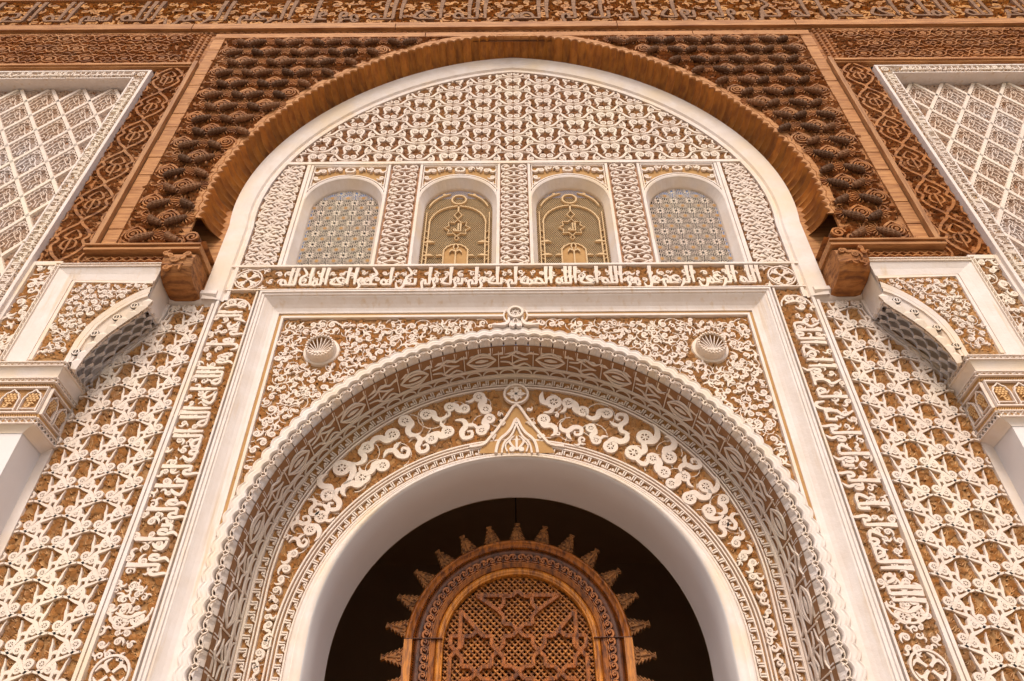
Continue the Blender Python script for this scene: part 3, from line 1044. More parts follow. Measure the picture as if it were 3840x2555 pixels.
for s_ in (-1, 1):
    side = 'left' if s_ < 0 else 'right'
    t = thing('inscription_band', 'upright band of carved Arabic writing along the %s side of the moulded frame' % side, 'inscription', (s_ * 3.16, W, 2.6), 'upright inscription bands')
    flat('band_ground', 'ochre', *sorted((s_ * 2.94, s_ * 3.36)), 2.6, 7.77, 0, W, t)
    m = MB()
    m.box(*sorted((s_ * 2.945, s_ * 2.972)), 2.6, 7.75, 0, .05, .004)
    m.box(*sorted((s_ * 3.350, s_ * 3.392)), 2.6, 7.70, 0, .055, .005)
    m.box(*sorted((s_ * 3.398, s_ * 3.438)), 2.6, 7.56, 0, .05, .005)
    put('border', m.mesh('border', W), 'white', t)
    ws = IKHLAS[3:] if s_ < 0 else IKHLAS[8:] + IKHLAS
    if s_ < 0:
        fr = lambda q: (-3.055, 7.44 - q, PI / 2)
    else:
        fr = lambda q: (3.055, 4.06 + q, -PI / 2)
    inscription(t, ws, 3.36, .278, fr, 'relief', gap=.10, y=W, thick=1.3)
    scatter(t, 'scroll', lambda x, z: True, *sorted((s_ * 3.02, s_ * 3.32)), 2.75, 3.36, .125, .115, 'relief', W, 145 + s_, kinds=(1, 4, 0, 5), h=(.004, .038))
    scatter(t, 'scroll', lambda x, z: True, *sorted((s_ * 3.02, s_ * 3.33)), 3.68, 4.30, .105, .10, 'relief', W, 245 + s_, kinds=(1, 4, 0, 5), h=(.004, .036))
    scatter(t, 'scroll', lambda x, z: True, *sorted((s_ * 3.13, s_ * 3.32)), 4.06, 7.44, .125, .115, 'relief', W, 45 + s_, kinds=(1, 4, 0, 5), h=(.004, .038))
    put('carved_leaves', fans(lambda x, z: True, *sorted((s_ * 2.98, s_ * 3.345)), 2.7, 7.74, .045, .06, seed=47 + s_).mesh('carved_leaves', W), 'fan', t, kind='stuff')
    for zc, up in ((7.60, 1), (3.92, -1)):       # rounded ends of the cartouche
        b = MB()
        b.stroke(arc(0, -.14 * up, .17, -1.57 if up > 0 else 1.57, 1.57 if up > 0 else 4.71, 12), .022, 0, .04, sub=1)
        build(b, eye(-.06, -.02 * up, .045, .03) + eye(.07, -.05 * up, .045, .03), 0, .038)
        b.stroke([(-.12, -.10 * up), (0, -.06 * up), (.12, -.11 * up)], [.02, .035, .02], 0, .04)
        put('cartouche_end', b.mesh('cartouche_end'), 'relief', t, (s_ * 3.16, zc), depth=W)
    b = MB()
    b.ring(0, 0, .13, .155, 0, .04, 24)
    for i in range(4):
        build(b, mirror([([(.01, .02), (.05, .05), (.06, .09), (.02, .12)], [.012, .03, .026, .006])]), 0, .036, rot=i * PI / 2)
    put('corner_medallion', b.mesh('corner_medallion'), 'relief', t, (s_ * 3.16, 3.54), depth=W)

# ================================================================== side panels with the eyed vine diaper
def arc_x(z):           # wall line of the corbel's soffit, distance from the axis
    zs = [6.40, 6.588, 6.746, 6.951, 7.10, 7.249, 7.40, 7.541]
    xs = [4.45, 4.364, 4.253, 4.121, 4.02, 3.948, 3.915, 3.905]
    return float(np.interp(z, zs, xs))


vm = MB()
build(vm, motif_vine(), .004, .042)
vine_mesh = vm.mesh('vine_motif')
for s_ in (-1, 1):
    side = 'left' if s_ < 0 else 'right'
    t = thing('vine_panel', 'tall side panel carved with a repeating eyed vine pattern, %s of the doorway' % side, 'carved panel', (s_ * 3.94, W, 2.6), 'vine pattern side panels')
    flat('panel_ground', 'ochre', *sorted((s_ * 3.43, s_ * 4.5)), 2.6, 7.57, 0, W, t)
    inn = lambda x, z: 3.442 < s_ * x < arc_x(z) - .02 and z < 7.53
    for ci, cx in enumerate((3.455, 3.765, 4.075, 4.385)):
        z = 5.955 + (.149 if ci % 2 == 0 else 0) - 12 * .2985 + (.149 if ci in (0, 2) else 0) - (.149 if ci in (0, 2) else 0)
        while z < 7.6:
            if z > 2.6:
                pr = [(cx + dx, z + dz) for dx in (-.285, 0, .285) for dz in (-.02, .13, .30)]
                ok = [inn(s_ * a, b_) for a, b_ in pr]
                if all(ok):
                    put('vine_motif', vine_mesh, 'relief', t, (s_ * cx, z), depth=W)
                elif any(ok):
                    b = MB()
                    build(b, motif_vine(), .004, .042, s_ * cx, z, clip=inn)
                    if b.f:
                        put('vine_motif', b.mesh('vine_motif', W), 'relief', t)
            z += .2985
    put('carved_leaves', fans(inn, *sorted((s_ * 3.44, s_ * 4.46)), 2.65, 7.53, .055, .075, seed=51 + s_, h1=.02).mesh('carved_leaves', W), 'fan', t, kind='stuff')
    m = MB()
    m.box(*sorted((s_ * 4.445, s_ * 4.562)), 2.6, 6.44, 0, .03, .004)
    m.stroke([(s_ * (arc_x(z) + .015), z) for z in np.linspace(6.40, 7.54, 14)], .055, 0, .05, sub=1)
    m.stroke([(s_ * (arc_x(z) - .04), z) for z in np.linspace(6.44, 7.53, 14)], .016, 0, .042, sub=1)
    put('border', m.mesh('border', W), 'white', t)

# ================================================================== tympanum under the big timber arch
t = thing('tympanum', 'rounded upper wall field carved with repeating mask-like scrolls under the timber arch', 'carved panel', (0, W, 10.25))
m = MB()
ph = [i * 1.0 for i in range(-78, 79)]
edge = [pol(r_in, p, .03) for p in ph]
edge = [p for p in edge if p[1] > 10.26]
m.prism([(edge[0][0], 10.26)] + edge + [(edge[-1][0], 10.26)], -.001, 0)
put('tympanum_ground', m.mesh('tympanum_ground', W), 'pinkground', t)
inn_l = inside(r_in, -.03)
inn = lambda x, z: inn_l(x, z) and z > 10.295
vm = MB()
build(vm, motif_mask(), .004, .042)
mask_mesh = vm.mesh('mask_motif')
for ci in range(-7, 8):
    cx = ci * .455
    z = 11.85 - (.205 if ci % 2 else 0) - 5 * .41
    while z < 13:
        pr = [(cx + dx, z + dz) for dx in (-.45, 0, .45) for dz in (-.08, .1, .27)]
        ok = [inn(a, b_) for a, b_ in pr]
        if all(ok):
            put('mask_motif', mask_mesh, 'relief', t, (cx, z), depth=W)
        elif any(ok):
            b = MB()
            build(b, motif_mask(), .004, .042, cx, z, clip=inn)
            if b.f:
                put('mask_motif', b.mesh('mask_motif', W), 'relief', t)
        z += .41
put('carved_leaves', fans(inn, -3.1, 3.1, 10.3, 12.75, .06, .085, seed=61, h1=.02).mesh('carved_leaves', W), 'pinkfan', t, kind='stuff')
m = MB()
m.box(-3.14, 3.14, 10.232, 10.296, 0, .05, .006)
put('sill_line', m.mesh('sill_line', W), 'white', t)

t = thing('arch_moulding', 'plain white plaster moulding following the inner edge of the timber arch', 'moulding', (0, W, 7.58))
m = MB()
ph = [-116 + i * 2 for i in range(117)]
band(m, [pol(r_in, p, -.012) for p in ph], [pol(r_out, p, .02) for p in ph], [(0, 0), (.0, .05), (.12, .055), (.16, .035), (.24, .03), (.30, .06), (.55, .075), (.98, .085), (1, .03)])
put('moulding', m.mesh('moulding', W), 'white', t)

# ================================================================== row of arched windows
Z0, Z1 = 8.190, 10.236
WIN = [(-2.225, 'star'), (-.732, 'comb'), (.732, 'comb'), (2.225, 'star')]
names = {-2.225: 'far left', -.732: 'inner left', .732: 'inner right', 2.225: 'far right'}


def arch_path(c_, r, zc, zb, n=24):
    return [(c_ - r, zb)] + arc(c_, zc, r, -PI / 2, PI / 2, n) + [(c_ + r, zb)]


rose = MB()
for i in range(16):
    a = 2 * PI * i / 16
    rose.stroke([(.026 * cos(a), .026 * sin(a)), (.088 * cos(a), .088 * sin(a))], [.005, .008], 0, .009, sub=1)
    b_ = a + PI / 16
    rose.stroke([(.088 * cos(a), .088 * sin(a)), (.099 * cos(b_), .099 * sin(b_)), (.088 * cos(a + PI / 8), .088 * sin(a + PI / 8))], .007, 0, .010, sub=1)
rose_mesh = rose.mesh('star_rosette')
hub = MB()
hub.disc(0, 0, .03, 0, .012, 12, .2)
hub_mesh = hub.mesh('hub')
flw = MB()
for i in range(8):
    a = 2 * PI * i / 8
    flw.prism([(.016 * cos(a), .016 * sin(a)), (.036 * cos(a - .33), .036 * sin(a - .33)), (.066 * cos(a), .066 * sin(a)), (.036 * cos(a + .33), .036 * sin(a + .33))], 0, .010)
flw_mesh = flw.mesh('star_flower')

for c_, kind in WIN:
    pos = names[c_]
    lab = {'star': 'arched window filled with a white star lattice, %s of the row of four', 'comb': 'arched window with a honeycomb screen and small writing, %s of the row of four'}[kind] % pos
    t = thing('lattice_window', lab, 'window', (c_, W, Z0), 'arched lattice windows')
    ri, zi, ro, zo = .445, 9.40, .535, 9.44
    m = MB()
    p0, p1 = arch_path(c_, ro, zo, Z0), arch_path(c_, ri, zi, Z0)
    band(m, p0, p1, [(0, .0), (0, .035), (.14, .04), (.34, .03), (.42, .012), (.95, -.085), (1, -.105), (1, -.13)])
    put('surround', m.mesh('surround', W), 'white', t)
    m = MB()         # wall plate round the opening
    rect = [(c_ - .548, Z0)] + [(max(c_ - .548, min(c_ + .548, c_ + (x - c_) * 2.2)), min(Z1, zo + (z - zo) * 2.2)) if z > zo + .001 else (math.copysign(.548, x - c_) + c_, z) for x, z in p0[1:-1]] + [(c_ + .548, Z0)]
    band(m, p0, rect, [(0, 0), (1, 0)])
    for s_ in (-1, 1):
        m.add([(c_ + s_ * .2, Z1, -.001), (c_ + s_ * .548, Z1, -.001), (c_ + s_ * .548, 9.75, -.001)], [(0, 1, 2)])
    put('corner_ground', m.mesh('corner_ground', W), 'tan', t)
    flat('shade_plate', 'shade', c_ - .5, c_ + .5, Z0, 9.9, 0, W + .30, t)  # flat near-black sheet painted as the unlit depth behind the lattice
    m = MB()
    for s_ in (-1, 1):
        m.box(*sorted((c_ + s_ * .505, c_ + s_ * .548)), Z0, Z1, 0, .04, .004)
        m.stroke([(c_ + s_ * .49, 9.62), (c_ + s_ * .49, 10.20), (c_, 10.20)], .018, 0, .03, sub=1)
    m.box(c_ - .505, c_ + .505, 10.212, Z1, 0, .039, .003)
    m.stroke(arc(c_, zo, .557, -1.15, 1.15, 18), .02, 0, .036, sub=1)
    put('corner_frame', m.mesh('corner_frame', W), 'white', t)
    cin = lambda x, z: abs(x - c_) < .47 and z < 10.18 and math.hypot(x - c_, z - zo) > .60
    for s_ in (-1, 1):
        for dx, dz, v, a, q in ((.40, 10.09, 0, .4, .17), (.27, 10.13, 4, 1.2, .13), (.435, 9.93, 1, -.8, .12), (.15, 10.135, 1, 1.8, .11), (.45, 9.80, 3, 1.9, .09)):
            b = MB()
            build(b, curl(v), .003, .034)
            put('corner_scroll', b.mesh('corner_scroll'), 'relief', t, (c_ + s_ * dx, dz), s_ * a, (s_ * q, 1, q), depth=W)
    b = MB()
    build(b, mirror([([(0, -.03), (.05, -.02), (.055, .03), (.0, .06)], [.03, .03, .03, .006])]), .003, .04)
    put('corner_palmette', b.mesh('corner_palmette'), 'relief', t, (c_, 10.10), depth=W)
    ins = lambda x, z, d=0.: (abs(x - c_) < ri + d) if z < zi else math.hypot(x - c_, z - zi) < ri + d
    if kind == 'star':
        for i in range(-3, 4):
            for j in range(0, 9):
                x, z = c_ + i * .208, 8.235 + j * .208
                if ins(x, z, .09):
                    o = put('star_rosette', rose_mesh, 'relief', t, (x, z), depth=W + .125)
                    put('hub', hub_mesh, 'tan', o, (x, z), depth=W + .125)
                x, z = x + .104, z + .104
                if ins(x, z, .06):
                    put('star_flower', flw_mesh, 'relief', t, (x, z), depth=W + .125)
    else:
        m = MB()
        px = .0245
        pz = px * .866
        for j in range(int(1.72 / pz)):
            for i in range(-20, 21):
                x, z = c_ + (i + .5 * (j % 2)) * px, 8.19 + j * pz
                if not ins(x, z, .012):
                    continue
                q = px * .577
                for a in (PI / 2, PI / 2 + 2 * PI / 3, PI / 2 - 2 * PI / 3):
                    a1 = a
                    m.rib(x + q * cos(a1), z + q * sin(a1), x + q * cos(a1 + PI / 3), z + q * sin(a1 + PI / 3), .0085, 0, .006)
        put('honeycomb', m.mesh('honeycomb', W + .135), 'comb', t, kind='stuff')
        m = MB()
        m.stroke([(c_ + (.36 + .006 * (k % 2)) * sin(a), 9.12 + (.36 + .006 * (k % 2)) * cos(a)) for k, a in enumerate(np.linspace(-PI / 2, PI / 2, 41))], .022, 0, .03, sub=1)
        for s_ in (-1, 1):
            m.stroke([(c_ + s_ * .36, 9.12), (c_ + s_ * .36, 8.19)], .020, 0, .03, sub=1)
            m.stroke([(c_ + s_ * .408, 9.35), (c_ + s_ * .405, 8.19)], .016, 0, .03, sub=1)
            for z in (8.75, 8.50):
                m.stroke([(c_ + s_ * .40, z), (c_ + s_ * .33, z + .015), (c_ + s_ * .27, z)], [.02, .045, .004], 0, .032)
            for k in range(6):
                z = 8.3 + k * .13
                m.stroke([(c_ + s_ * .365, z), (c_ + s_ * .41, z + .03)], .012, 0, .028, sub=1)
            m.stroke(arc(c_, 9.36, .40, s_ * .28, s_ * 1.3, 10), [.008] + [.024] * 9 + [.006], 0, .03, sub=1)
            m.disc(c_ + s_ * .20, 9.72, .028, 0, .034, 8)
        put('screen_outline', m.mesh('screen_outline', W + .125), 'paletan', t)
        m = MB()
        m.ring(c_, 9.62, .078, .108, 0, .032, 24)
        put('screen_circle', m.mesh('screen_circle', W + .125), 'paletan', t)
        m = MB()
        m.stroke([(c_, 9.49), (c_, 9.36)], [.03, .02], 0, .03, sub=1)
        m.stroke([(c_, 9.37), (c_ + .05, 9.29), (c_, 9.21), (c_ - .05, 9.29)], .016, 0, .03, sub=1, closed=True)
        m.stroke([(c_ + (.165 if k % 2 == 0 else .115) * cos(k * PI / 8) * 1.0, 9.03 + (.165 if k % 2 == 0 else .115) * sin(k * PI / 8)) for k in range(16)], .016, 0, .032, sub=1, closed=True)
        m.stroke([(c_, 8.87), (c_ + .03, 8.83), (c_, 8.79), (c_ - .03, 8.83)], .014, 0, .03, sub=1, closed=True)
        put('screen_star', m.mesh('screen_star', W + .125), 'paletan', t)
        b = MB()
        st, adv = word('llH', 1, 1.3)
        build(b, [([(x + adv / 2, z) for x, z in p], w) for p, w in st], 0, .035, sc_=.15, sub=2)
        put('carved_word', b.mesh('carved_word'), 'paletan', t, (c_, 8.965), depth=W + .125)
        b = MB()
        st, adv = word('almlk', 1, 1.3)
        build(b, [([(x + adv / 2, z) for x, z in p], w) for p, w in st], 0, .035, sc_=.06, sub=2)
        put('carved_word', b.mesh('carved_word'), 'paletan', t, (c_ + .24, 8.205), depth=W + .125)
        m = MB()
        m.prism([(c_ - .145, 8.37)] + arc(c_, 8.56, .145, -PI / 2, PI / 2, 14) + [(c_ + .145, 8.37)], 0, .012)
        put('niche_plate', m.mesh('niche_plate', W + .128), 'tan', t)
        m = MB()
        m.stroke([(c_ - .15, 8.19), (c_ - .15, 8.56)] + [(c_ + (.15 + .008 * (k % 2)) * sin(a), 8.56 + (.15 + .008 * (k % 2)) * cos(a)) for k, a in enumerate(np.linspace(-1.4, 1.4, 15))] + [(c_ + .15, 8.56), (c_ + .15, 8.19)], .022, 0, .03, sub=1)
        m.stroke([(c_, 8.31), (c_, 8.57)], [.026, .018], .01, .04, sub=1)
        for s_ in (-1, 1):
            m.stroke([(c_, 8.57), (c_ + s_ * .05, 8.60), (c_ + s_ * .075, 8.55)], [.02, .03, .008], .01, .038)
            m.stroke([(c_, 8.72), (c_ + s_ * .03, 8.66), (c_ + s_ * .012, 8.60)], [.012, .018, .016], .01, .039)
            m.stroke([(c_ + s_ * .15, 8.50), (c_ + s_ * .20, 8.51), (c_ + s_ * .235, 8.495)], [.02, .03, .004], 0, .032)
        put('niche_leaf', m.mesh('niche_leaf', W + .125), 'paletan', t)

lace = MB()
build(lace, motif_lace(), .003, .036)
lace_mesh = lace.mesh('lace_motif')
for c_, hw, lab in ((-1.478, .208, 'left half'), (0., .208, 'in the middle, between the two honeycomb windows'), (1.478, .208, 'right half')):
    t = thing('lace_strip', 'narrow lacy strip between a star window and a honeycomb window, %s' % lab if c_ else 'narrow lacy strip between the two honeycomb windows', 'carved panel', (c_, W, Z0), 'lace strips between the windows')
    flat('strip_ground', 'pinkground', c_ - .2, c_ + .2, Z0, Z1, 0, W, t)
    for s_ in (-1, 1):
        m = MB()
        m.box(*sorted((c_ + s_ * hw, c_ + s_ * .184 if c_ == 0 else c_ + s_ * .198)), Z0, Z1, 0, .045, .004)
        put('edge', m.mesh('edge', W), 'white', t)
    z = Z0
    while z < Z1 - .1:
        put('lace_motif', lace_mesh, 'relief', t, (c_, z), 0, (.92, 1, 1), depth=W)
        z += .17
for s_ in (-1, 1):
    side = 'left' if s_ < 0 else 'right'
    t = thing('lace_strip', 'lacy strip cut to a curve by the white moulding, %s end of window row' % side, 'carved panel', (s_ * 3.05, W, Z0), 'curved lace strips at the ends')
    m = MB()
    zs = np.linspace(Z0, Z1, 20)
    edge = [(s_ * (max(x for x in [abs(pol(r_in, p, .03)[0]) for p in np.arange(60, 116, .5) if abs(pol(r_in, p, .03)[1] - z) < .06] or [2.9])), z) for z in zs]
    m.prism([(s_ * 2.773, Z0)] + edge + [(s_ * 2.773, Z1)], -.001, 0)
    put('strip_ground', m.mesh('strip_ground', W), 'pinkground', t)
    inn = lambda x, z: s_ * x > 2.835 and inn_l(x, z) and z < Z1 - .01
    for ci, cx in enumerate((2.87, 3.06, 3.25)):
        z = Z0 - (.085 if ci % 2 else 0)
        while z < Z1:
            b = MB()
            build(b, motif_lace(.2, .17), .003, .036, s_ * cx, z, clip=inn)
            if b.f:
                put('lace_motif', b.mesh('lace_motif', W), 'relief', t)
            z += .17
    put('carved_leaves', fans(inn, *sorted((s_ * 2.83, s_ * 3.32)), Z0, Z1, .045, .06, seed=71 + s_, h1=.014).mesh('carved_leaves', W), 'pinkfan', t, kind='stuff')
    m = MB()
    m.box(*sorted((s_ * 2.773, s_ * 2.83)), Z0, Z1, 0, .045, .005)
    put('edge', m.mesh('edge', W), 'white', t)

# ================================================================== timber arch with fluted soffit
def loc_mesh(b, name, fn, smooth=False):       # builder points through fn(x, z, h) -> world (x, y, z)
    me = bpy.data.meshes.new(name)
    me.from_pydata([fn(*p) for p in b.v], [], b.f)
    if smooth:
        me.polygons.foreach_set('use_smooth', [True] * len(me.polygons))
    return me


t = thing('timber_arch', 'great pointed cedar arch with a row of carved flutes along its underside', 'arch', (0, F, 8.2))
NFL = 52
rr = random.Random(4)
for s_ in (-1, 1):
    for i in range(NFL):
        a0, a1 = 94. * i / NFL, 94. * (i + 1) / NFL
        b = MB()

        def fl(u, v, a0=a0, a1=a1, s_=s_):
            a = a0 + (a1 - a0) * u
            al = min(a, 90)
            rf, ro = r_fr(al), r_out(al)
            hollow = .060 * sin(PI * u) ** .8 * (1 - .35 * v)
            bulge = .045 * math.sin(PI * v)
            r = rf + (ro + .02 - rf) * v + bulge + hollow
            aa = R(a)
            return (s_ * r * sin(aa), 8.9 + r * cos(aa), -(F - .01 + (.39 + .005) * v))
        b.grid(fl, 8, 8)
        k = len(b.v)
        fr_ = [fl(u / 8, 0) for u in range(9)]          # closed rounded front end of the flute
        b.add([(x, z, h) for x, z, h in fr_] + [(x * (1 + .02), 8.9 + (z - 8.9) * 1.02, h) for x, z, h in fr_], [(q, q + 1, q + 10, q + 9) for q in range(8)])
        put('flute', b.mesh('flute', 0), 'woodflute', t)
m = MB()
n_ = NFL * 2 * 6
rows = []
for i in range(n_ + 1):
    a = -94 + 188 * i / n_
    al = min(abs(a), 90)
    u = (abs(a) / 94 * NFL) % 1
    rf = r_fr(al)
    wob = .012 * sin(abs(a) * 2.1)
    rows.append([(q * sin(R(a)), 8.9 + q * cos(R(a)), h) for q, h in ((rf + .060 * sin(PI * u) ** .8, .01), (rf + .062 * sin(PI * u) ** .8 + .006, .032), (rf + .082 + wob, .036), (rf + .090 + wob, .012), (rf + .10 + wob, .03), (rf + .17, .024), (rf + .175, -.01))])
k = 7
m.add([p for r in rows for p in r], [(i * k + j, (i + 1) * k + j, (i + 1) * k + j + 1, i * k + j + 1) for i in range(n_) for j in range(k - 1)])
put('lip', m.mesh('lip', F), 'woodlight', t)


def curve_x(z, d=.10):            # half-width of the arch front at height z
    if z < 8.9:
        return 3.72 + d
    if z >= 8.9 + r_fr(0) + d:
        return 0.
    lo, hi = 0., 90.
    for _ in range(30):
        mid = (lo + hi) / 2
        if 8.9 + (r_fr(mid) + d) * cos(R(mid)) > z:
            lo = mid
        else:
            hi = mid
    return (r_fr(lo) + d) * sin(R(lo))


# ------------------------------------------------------------------ spandrels with pinecone bosses
def cone_mesh(s_):
    b = MB()
    path = [(.205, .05, .035), (.195, .0, .055), (.165, -.045, .072), (.12, -.085, .085), (.065, -.112, .085), (.022, -.125, .06)]
    rad = [.022, .034, .042, .045, .042, .026]
    n, q = 15, 10
    rows = []
    for i in range(n):
        u = i / (n - 1) * 5
        k = min(4, int(u))
        f_ = u - k
        p = [path[k][a] + (path[k + 1][a] - path[k][a]) * f_ for a in range(3)]
        d = Vector([path[k + 1][a] - path[k][a] for a in range(3)]).normalized()
        e1 = d.cross(Vector((0, 0, 1))).normalized()
        e2 = d.cross(e1)
        r = rad[k] + (rad[k + 1] - rad[k]) * f_
        row = []
        for j in range(q):
            a = 2 * PI * (j + .5 * (i % 2)) / q
            rj = r * (1.17 if (i // 1) % 2 == 0 else .90)
            w_ = Vector(p) + e1 * cos(a) * rj + e2 * sin(a) * rj
            row.append((s_ * w_.x, w_.y, w_.z))
        rows.append(row)
    b.v = [p for r in rows for p in r]
    b.f = [(i * q + j, i * q + (j + 1) % q, (i + 1) * q + (j + 1) % q, (i + 1) * q + j) for i in range(n - 1) for j in range(q)]
    b.f += [tuple(range(q)), tuple(range((n - 1) * q, n * q))]
    return b.mesh('pinecone')


cone = {1: cone_mesh(1), -1: cone_mesh(-1)}
b = MB()
b.ring(0, .02, .078, .10, 0, .05, 18)
b.ring(0, .02, .045, .066, 0, .06, 14)
build(b, eye(0, .02, .018, .014), 0, .06)
for s_ in (-1, 1):
    b.stroke([(s_ * .135, .0), (s_ * .115, .085), (s_ * .05, .15), (0, .185)], [.02, .034, .034, .02], 0, .035)
    b.stroke([(s_ * .11, -.06), (s_ * .05, -.1), (0, -.09)], [.02, .03, .02], 0, .03)
med_mesh = b.mesh('eye_medallion')
b = MB()
for k in range(8):
    a = -1.5 + 3. * k / 7
    b.stroke([(.035 * cos(a), .035 * sin(a)), (.115 * cos(a), .115 * sin(a))], [.012, .036], 0, .042, sub=1, bev=.6)
b.ring(0, 0, .0, .03, 0, .045, 8)
fan_mesh = b.mesh('fan_leaf')
b = MB()
for s_ in (-1, 1):
    b.stroke([(0, -.03), (s_ * .045, 0), (s_ * .03, .05), (0, .075)], [.02, .03, .024, .006], 0, .03)
    b.stroke([(s_ * .02, -.04), (s_ * .09, -.055), (s_ * .13, -.02)], [.016, .03, .008], 0, .026)
bud_mesh = b.mesh('leaf_bud')

for s_ in (-1, 1):
    side = 'left' if s_ < 0 else 'right'
    t = thing('timber_spandrel', 'dark carved cedar spandrel studded with pinecone bosses, %s of the great timber arch' % side, 'carved panel', (s_ * 4.2, F, 8.1), 'timber spandrels')
    ZT, ZB, XO = 13.20, 8.09, 4.60
    z = ZB
    k = 0
    while z < ZT - .02:
        z1 = min(ZT, z + .262 + .03 * sin(k * 2.3))
        xa, xb = curve_x(z, .10), curve_x(z1 - .004, .10)
        pts = [(s_ * XO, z), (s_ * XO, z1 - .007)]
        nn = 6
        for q in range(nn + 1):
            zz = z1 - .007 + (z - z1 + .007) * q / nn
            pts.append((s_ * max(.004, curve_x(zz, .10)), zz))
        b = MB()
        b.prism(pts, -.03, .002 * ((k * 7) % 3), 0)
        put('board', b.mesh('board', F), 'wood', t)
        z = z1
        k += 1
    flat('backing', 'wooddark', *sorted((s_ * .0, s_ * 4.9)), 13.15, 13.2, -.04, F, t)
    okc = lambda x, z, d: x < XO - .02 and z > ZB + .02 and z < ZT - .02 and x > curve_x(z, .17 + d)
    for ci in range(0, 17):
        cx = 4.43 - ci * .298
        if cx < .2:
            break
        z = 13.02 - (.315 if ci % 2 == 0 else 0)
        while z > 8.1:
            if okc(cx, z, .04):
                put('eye_medallion', med_mesh, 'wood', t, (s_ * cx, z), depth=F)
                for q in (-1, 1):
                    if okc(cx + q * .2, z + .02, .0) or (q < 0 and cx - .2 > curve_x(z, .14)):
                        pass
                    if okc(cx + q * .19, z, -.02):
                        put('pinecone', cone[s_ * q], 'woodcone', t, (s_ * cx, z), depth=F)
                        put('fan_leaf', fan_mesh, 'wood', t, (s_ * (cx + q * .20), z + .03), 0 if s_ * q > 0 else PI, depth=F)
                if okc(cx, z - .2, .02):
                    put('leaf_bud', bud_mesh, 'wood', t, (s_ * cx, z - .21), depth=F)
            elif okc(cx + .17, z, .0):
                put('pinecone', cone[s_], 'woodcone', t, (s_ * cx, z), depth=F)
                put('fan_leaf', fan_mesh, 'wood', t, (s_ * (cx + .20), z + .03), 0 if s_ > 0 else PI, depth=F)
            z -= .63
    put('carved_leaves', fans(lambda x, z: okc(abs(x), z, -.02), *sorted((0, s_ * 4.6)), 8.1, 13.2, .07, .10, seed=81 + s_, h0=.003, h1=.022, w=.016).mesh('carved_leaves', F), 'wood', t, kind='stuff')
    z = 8.09
    k = 0
    while z < 13.19:          # notched edge planks beside the batten
        z1 = min(13.20, z + .36 + .05 * sin(k * 1.7))
        b = MB()
        b.box(*sorted((s_ * 4.60, s_ * (4.776 + .004 * (k % 2)))), z, z1 - .006, -.03, .022 + .003 * (k % 3), .004)
        put('edge_plank', b.mesh('edge_plank', F), 'woodlight', t)
        z = z1
        k += 1
    b = MB()
    for h_, x0, x1 in ((.085, 4.785, 4.845), (.06, 4.845, 4.875)):
        b.box(*sorted((s_ * x0, s_ * x1)), 8.02, 12.36, -.02, h_, .003)
    put('batten', b.mesh('batten', F), 'woodlightv', t)
    b = MB()
    for h_, z0, z1 in ((.10, 7.995, 8.03), (.085, 8.03, 8.06), (.115, 8.06, 8.088)):
        b.box(*sorted((s_ * 3.56, s_ * 4.875)), z0, z1, -.36, h_, .002)
    put('ledge', b.mesh('ledge', F), 'woodlight', t)

    # scroll-ended console under the arch foot
    t = thing('console', 'carved cedar console with leafy rounded end under the %s foot of the timber arch' % side, 'console', (s_ * 3.75, F, 7.5), 'timber consoles')
    b = MB()
    prof = [(F - .02, 7.985), (F - .07, 7.93), (F - .09, 7.84), (F - .07, 7.74), (F - .0, 7.655), (F + .12, 7.62), (F + .36, 7.62)]
    nx = 8
    v = []
    for i in range(nx + 1):
        u = i / nx
        q = .035 * sin(PI * u)
        for y, z in prof:
            v.append((s_ * (3.585 + .34 * u), z - q, -(y - q)))
    k = len(prof)
    b.add(v, [(i * k + j, (i + 1) * k + j, (i + 1) * k + j + 1, i * k + j + 1) for i in range(nx) for j in range(k - 1)])
    for e in (0, nx):
        b.add([v[e * k + j] for j in range(k)] + [(v[e * k][0], 7.985, -(W - .02))], [tuple(range(k + 1))])
    put('console_block', b.mesh('console_block', 0), 'wood', t)
    for k, (dx, z, a) in enumerate(((.08, 7.86, .4), (.19, 7.80, 1.2), (.28, 7.88, 2.2), (.13, 7.72, -.5), (.25, 7.70, .9))):
        b = MB()
        build(b, curl(k % 6), .0, .03)
        put('leaf_curl', b.mesh('leaf_curl'), 'wood', t, (s_ * (3.585 + dx), z), a, (.15 * s_, 1, .15), depth=F - .10 + (.02 if z < 7.75 else 0))
    b = MB()
    b.box(*sorted((s_ * 3.50, s_ * 4.3)), 7.64, 9.2, -.0, .03)
    put('back_board', b.mesh('back_board', W - .03), 'woodlight', t)
    for cx, cz, r in ((3.74, 8.27, .085), (3.88, 8.17, .075)):
        b = MB()
        sp = [(cx * s_ + s_ * r * (1 - u * .8) * cos(u * 11), cz + r * (1 - u * .8) * sin(u * 11)) for u in np.linspace(0, 1, 26)]
        b.stroke(sp, [.03] * 20 + [.028, .026, .024, .022, .02, .02], 0, .05, sub=1)
        put('volute', b.mesh('volute', F), 'wood', t)
    b = MB()
    b.grid(lambda u, v: (s_ * (3.725 + .075 * cos(2 * PI * u)), 8.26 + .075 * sin(2 * PI * u), .0 - .36 * v + .02), 14, 1)
    put('scroll_bolster', b.mesh('scroll_bolster', F, True), 'wooddark', t)
    b = MB()
    b.grid(lambda u, v: (s_ * (3.56 + .11 * u ** .6 + .05 * sin(u * 3)), 8.2 - .13 * u, .04 - .40 * v), 7, 1)
    b.stroke([(s_ * 3.95, 8.1), (s_ * 3.83, 8.12), (s_ * 3.74, 8.17), (s_ * 3.66, 8.12), (s_ * 3.60, 8.09)], [.03, .05, .06, .05, .03], -.36, .04)
    put('scroll_base', b.mesh('scroll_base', F), 'wood', t)

